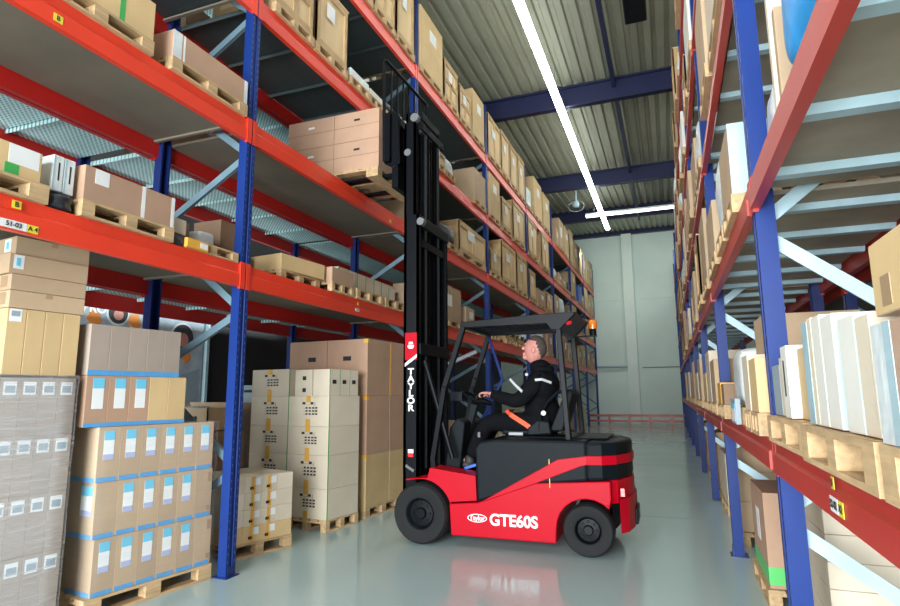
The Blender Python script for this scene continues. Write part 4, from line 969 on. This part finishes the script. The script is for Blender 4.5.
# lifted load
pallet('wooden pallet lifted on the forks above the second shelf', (-3.52, 6.62, 4.625), R(90), 1.12, 1.47, True, 'lifted pallet', .93)
names = [('right','lower'),('right','upper'),('left','lower'),('left','upper')]
for j, (x0, w) in enumerate(((-3.53,.71),(-4.245,.77))):
    for k in range(2):
        z = 4.762+k*.436
        for r in range(2):
            t = MB().box(x0-w, x0, 6.66+r*.52, 6.66+r*.52+.515, z, z+.432)
            o = t.build('cardboard_carton', M['kraftpink'], loc=(x0-w, 6.66+r*.52, z), bevel=.005)
            tag(o, f'{names[j*2+k][1]} {names[j*2+k][0]} carton of the lifted load, {["camera side","rear"][r]} row', 'carton', 'lifted cartons')
            if r == 0:
                MB().box(x0-w*.55, x0-w*.42, 6.657, 6.66, z+.29, z+.32).build('hand_hole', M['ink'] if j == 0 and k == 0 or j == 0 else M['label'], o)
                MB().box(x0-w, x0, 6.6585, 6.66, z+.215, z+.219).build('seam', M['seam'], o)

# ------------------------------------------------------------------ driver
def skin_mesh(verts, edges, radii, root=0, sub=2):
    me = bpy.data.meshes.new('s'); me.from_pydata([Vector(v) for v in verts], edges, [])
    ob = bpy.data.objects.new('s', me); COL.objects.link(ob)
    ob.modifiers.new('skin', 'SKIN'); sd = ob.modifiers.new('sub', 'SUBSURF'); sd.levels = sd.render_levels = sub
    for i, r in enumerate(radii):
        me.skin_vertices[0].data[i].radius = (r, r) if not isinstance(r, tuple) else r
        me.skin_vertices[0].data[i].use_root = (i == root)
    dg = bpy.context.evaluated_depsgraph_get(); out = bpy.data.meshes.new_from_object(ob.evaluated_get(dg))
    bpy.data.objects.remove(ob); return out
def join(meshes, name, m, parent, voxel=None, smooth_it=2):
    bm = bmesh.new()
    for me in meshes: bm.from_mesh(me)
    me = bpy.data.meshes.new(name); bm.to_mesh(me); bm.free()
    o = bpy.data.objects.new(name, me); COL.objects.link(o)
    if voxel:
        r = o.modifiers.new('r', 'REMESH'); r.mode = 'VOXEL'; r.voxel_size = voxel
        if smooth_it: s = o.modifiers.new('s', 'SMOOTH'); s.iterations = smooth_it; s.factor = .5
        dg = bpy.context.evaluated_depsgraph_get(); m2 = bpy.data.meshes.new_from_object(o.evaluated_get(dg)); o.modifiers.clear(); o.data = m2
    o.data.materials.clear(); o.data.materials.append(m); o.data.shade_smooth()
    for v in o.data.vertices: v.co -= parent.location
    o.parent = parent; o.name = name
    return o
def blob(c, s, seg=20, fn=None, rot=None):
    bm = bmesh.new(); bmesh.ops.create_uvsphere(bm, u_segments=seg, v_segments=seg-4, radius=1)
    for v in bm.verts:
        p = Vector((v.co.x*s[0], v.co.y*s[1], v.co.z*s[2]))
        if fn: p = fn(p)
        if rot: p = rot @ p
        v.co = p + Vector(c)
    me = bpy.data.meshes.new('b'); bm.to_mesh(me); bm.free(); return me
PR = empty('person', 'driver in black work jacket seated on the forklift, looking up, hand on wheel', 'person', (-1.55, 7.15, 1.3))
HS = 1.13; HC = Vector((-1.565, 7.15, 2.25)); HR = Matrix.Rotation(R(12), 3, 'Y')   # tips the face (-X) upwards
def hp(x, y, z): return HC + HR @ (Vector((x, y, z))*HS)
def headfn(p):
    # -X is the face; narrow the jaw, flatten the face, fill the back of the skull
    q = p.copy()
    if q.z < 0: k = -q.z/.175; q.y *= 1-.28*k; q.x = q.x*(1-.18*k) - .018*k
    if q.x < 0 : q.x *= .93
    return q
head = [blob(HC, (.128*HS,.098*HS,.155*HS), 24, headfn, HR),
        blob(hp(-.085,0,-.105), (.045,.042,.035), 14, None, HR),             # chin
        blob(hp(-.135,0,-.012), (.019,.014,.024), 12, None, HR),            # nose
        blob(hp(-.118,0,.015), (.014,.011,.035), 10, None, HR),
        blob(hp(-.108,0,.045), (.022,.062,.014), 12, None, HR),             # brow
        blob(hp(-.118,0,-.062), (.014,.030,.009), 10, None, HR), blob(hp(-.115,0,-.077), (.014,.027,.009), 10, None, HR),   # lips
        blob(hp(.005,-.098,-.01), (.024,.012,.038), 12, None, HR), blob(hp(.005,.098,-.01), (.024,.012,.038), 12, None, HR)]     # ears
# body skeleton
P = dict(pel=(-1.50,7.15,1.36), wst=(-1.51,7.15,1.52), che=(-1.50,7.15,1.76), nk0=(-1.50,7.15,1.93), nk1=(-1.54,7.15,2.10),
 ls=(-1.49,6.91,1.88), le=(-1.72,6.83,1.60), lw=(-2.09,6.93,1.71), rs=(-1.49,7.39,1.88), re=(-1.76,7.45,1.60), rw=(-2.10,7.30,1.71),
 lh=(-1.53,7.03,1.34), lk=(-2.16,7.00,1.37), la=(-2.38,7.00,.92), lt=(-2.56,6.99,.86), rh=(-1.53,7.27,1.34), rk=(-2.17,7.32,1.36), ra=(-2.38,7.31,.92), rt=(-2.56,7.32,.86))
nm = list(P)
ed = [('pel','wst'),('wst','che'),('che','nk0'),('nk0','nk1'),('che','ls'),('ls','le'),('le','lw'),('che','rs'),('rs','re'),('re','rw'),('pel','lh'),('lh','lk'),('lk','la'),('la','lt'),('pel','rh'),('rh','rk'),('rk','ra'),('ra','rt')]
rad = dict(pel=.13,wst=.12,che=.14,nk0=.075,nk1=.068,ls=.065,le=.048,lw=.03,rs=.065,re=.048,rw=.03,lh=.09,lk=.06,la=.04,lt=.04,rh=.09,rk=.06,ra=.04,rt=.04)
def sk(keys, r, extra=0, sub=1):
    vs = [P[k] for k in keys]; es = [(keys.index(a), keys.index(b)) for a, b in ed if a in keys and b in keys]
    return skin_mesh(vs, es, [r[k]+extra for k in keys], 0, sub)
def hand(w, side):
    ms = []; w = Vector(w); fw = Vector((-1,0,.12)).normalized(); lat = Vector((0,1,0))*side; up = Vector((0,0,1))
    palm = w+fw*.055
    ms.append(blob(palm, (.062,.045,.020), 14))
    L = [.040,.047,.044,.034]
    for i in range(4):
        b = w + fw*.10 + lat*(.033-.021*i); l = L[i]
        p = [b-fw*.03, b, b+fw*l*.75-up*.012, b+fw*l*1.05-up*.042, b+fw*l*.75-up*.064]
        ms.append(skin_mesh(p, [(0,1),(1,2),(2,3),(3,4)], [.012,.0115,.0105,.0095,.008], 0, 1))
    b = w+fw*.025+lat*.035; p = [b, b+fw*.03+lat*.025-up*.01, b+fw*.065+lat*.022-up*.035, b+fw*.08+lat*.005-up*.05]
    ms.append(skin_mesh(p, [(0,1),(1,2),(2,3)], [.014,.0125,.011,.009], 0, 1))
    ms.append(skin_mesh([w-fw*.05, w, w+fw*.03], [(0,1),(1,2)], [.028,.026,.026], 0, 1))
    return ms
body = join([sk(nm, rad)] + head + hand(P['lw'], 1) + hand(P['rw'], -1), 'body', M['skin'], PR, .0055, 2)
jk = ['pel','wst','che','nk0','ls','le','lw','rs','re','rw']
jr = dict(rad); jr.update(pel=.18, wst=.19, che=.21, nk0=.12, ls=.13, le=.10, lw=.062, rs=.13, re=.10, rw=.062)
jacket = join([sk(jk, jr, 0, 2), blob((-1.50,7.15,1.50),(.215,.24,.24)), blob((-1.48,7.15,1.80),(.205,.29,.22)), blob((-1.51,7.15,2.04),(.125,.12,.085)), blob((-1.48,7.15,2.0),(.15,.16,.06))], 'jacket', M['cloth'], PR, .009, 5)
tk = ['pel','lh','lk','la','rh','rk','ra']
tr_ = dict(rad); tr_.update(pel=.17, lh=.15, lk=.12, la=.09, rh=.15, rk=.12, ra=.09)
join([sk(tk, tr_, 0, 2)], 'trousers', M['cloth'], PR, .009, 4)
for s, k in ((7.0,'l'), (7.315,'r')):
    join([blob((-2.47,s,.845),(.155,.055,.05)), blob((-2.40,s,.89),(.07,.055,.08)), ], 'shoe', M['ink'], PR, .008, 2)
hair = []
def hairfn(p):
    q = headfn(p); return q
hm = blob(Vector((0,0,0)), (.131,.101,.158), 40, hairfn)
bm = bmesh.new(); bm.from_mesh(hm)
kill = [v for v in bm.verts if not (v.co.z > .085 - max(0, v.co.x-.005)*2.2 and v.co.z > -.085 and (v.co.x > -.085 or v.co.z > .11))]
bmesh.ops.delete(bm, geom=kill, context='VERTS'); 
for v in bm.verts: v.co = HC + HR @ (v.co*HS)
bm.to_mesh(hm); bm.free()
hr = bpy.data.objects.new('hair', hm); COL.objects.link(hr); hm.materials.append(M['hair']); hm.shade_smooth()
for v in hm.vertices: v.co -= PR.location
hr.parent = PR; q = hr.modifiers.new('t', 'SOLIDIFY'); q.thickness = .004
for y in (-.04, .04):
    e = blob(hp(-.118, y, .018), (.008,.013,.007), 10); join([e], 'eye', M['ink'], PR)
# reflective stripes hugging the sleeve and shoulder
def stripe(pts, w, m, nm_):
    b = MB()
    for a, c_ in zip(pts, pts[1:]): b.bar(a, c_, .012, w, (0,0,1))
    return b.build(nm_, M[m], PR)
stripe([(-1.80,6.79,1.88),(-1.72,6.755,1.80),(-1.64,6.73,1.73)], .03, 'reflect', 'reflective_stripe')
stripe([(-1.50,6.80,1.865),(-1.42,6.80,1.87),(-1.32,6.86,1.83)], .028, 'reflect', 'reflective_stripe')
MB().cyl((-1.60,6.83,1.93),(-1.60,6.80,1.93),.018,10).build('jacket_badge', M['reflect'], PR)
# lap belt, from the forklift seat across the driver
b = MB(); bp = [(-1.90,6.97,1.50),(-1.84,6.91,1.46),(-1.74,6.895,1.40),(-1.64,6.885,1.34),(-1.56,6.885,1.28)]
for a, c_ in zip(bp, bp[1:]): b.bar(a, c_, .008, .055, (0,0,1))
b.bar((-1.90,6.97,1.50),(-1.90,7.33,1.50),.008,.05,(1,0,.6)); b.build('seat_belt', M['belt'], FT)

# ------------------------------------------------------------------ light and camera
W = bpy.data.worlds.new('World'); S.world = W; W.use_nodes = True
W.node_tree.nodes['Background'].inputs['Color'].default_value = (.75, .86, 1, 1); W.node_tree.nodes['Background'].inputs['Strength'].default_value = .18
def area(name, loc, rot, sx, sy, e, col=(1,1,1)):
    l = bpy.data.lights.new(name, 'AREA'); l.shape = 'RECTANGLE'; l.size = sx; l.size_y = sy; l.energy = e; l.color = col
    o = bpy.data.objects.new(name, l); COL.objects.link(o); o.location = loc; o.rotation_euler = rot; return o
# added fill light behind the camera, for surfaces facing the lens
area('camera_side_fill', (-2.0, -7.5, 2.8), (R(90), 0, 0), 7.5, 5.2, 3400, (.93, .97, 1.))
# added upward light behind the left racks, brightening the shelf undersides
area('shelf_underside_fill', (-7.5, 6.2, 3.1), (R(180), R(-25), 0), .6, 9, 90, (.85, .97, 1.))
# added unseen light that brightens the end wall
area('end_wall_fill', (-1.8, 30.0, 9.0), (R(62), 0, 0), 8, .6, 170, (.9, 1., .95))
# neighbouring rows of strip lights, over the next aisles
for X in (-7.9, 3.6):
    t = empty('strip_light', 'continuous strip light over the next aisle, ' + ('behind left racks' if X < 0 else 'behind right racks'), 'strip light', (X, 10, 9.3))
    MB().prism([(X-.1,9.29),(X-.04,9.255),(X+.04,9.255),(X+.1,9.29),(X+.06,9.33),(X-.06,9.33)], 'y', -7, 27.2).build('light_tube', M['tube'], t)
    for y in range(-6, 24, 4): MB().cyl((X,y,9.33),(X,y,10.2),.008,6).build('hanger', M['steel'], t)
cam = bpy.data.cameras.new('Camera'); co = bpy.data.objects.new('Camera', cam); COL.objects.link(co); S.camera = co
cam.sensor_width = 36; cam.lens = 580/900*36; cam.clip_end = 200
Yc = Vector((222., 90., 580.)).normalized(); Zc = -Vector((-29., -3669., 580.)).normalized() if False else None
Zv = Vector((421-450., -3366-303., 580.)); Zv.normalize(); Zv = (Zv - Yc*Zv.dot(Yc)).normalized(); Xv = Yc.cross(Zv)
# rows: world axes in camera coordinates (x right, y down, z forward)
Rm = Matrix(((Xv.x, Yc.x, Zv.x), (Xv.y, Yc.y, Zv.y), (Xv.z, Yc.z, Zv.z)))   # world -> cam(down/forward)
right = Vector(Rm[0]); down = Vector(Rm[1]); fwd = Vector(Rm[2])
mw = Matrix((( right.x, -down.x, -fwd.x, 0), (right.y, -down.y, -fwd.y, 0), (right.z, -down.z, -fwd.z, 1.7), (0,0,0,1)))
co.matrix_world = mw
S.view_settings.view_transform = 'Standard'; S.view_settings.look = 'None'; S.view_settings.gamma = 1; S.view_settings.use_curve_mapping = False
S.view_settings.exposure = 0.0
S.cycles.max_bounces = 8; S.cycles.transparent_max_bounces = 16
S.cycles.use_denoising = True
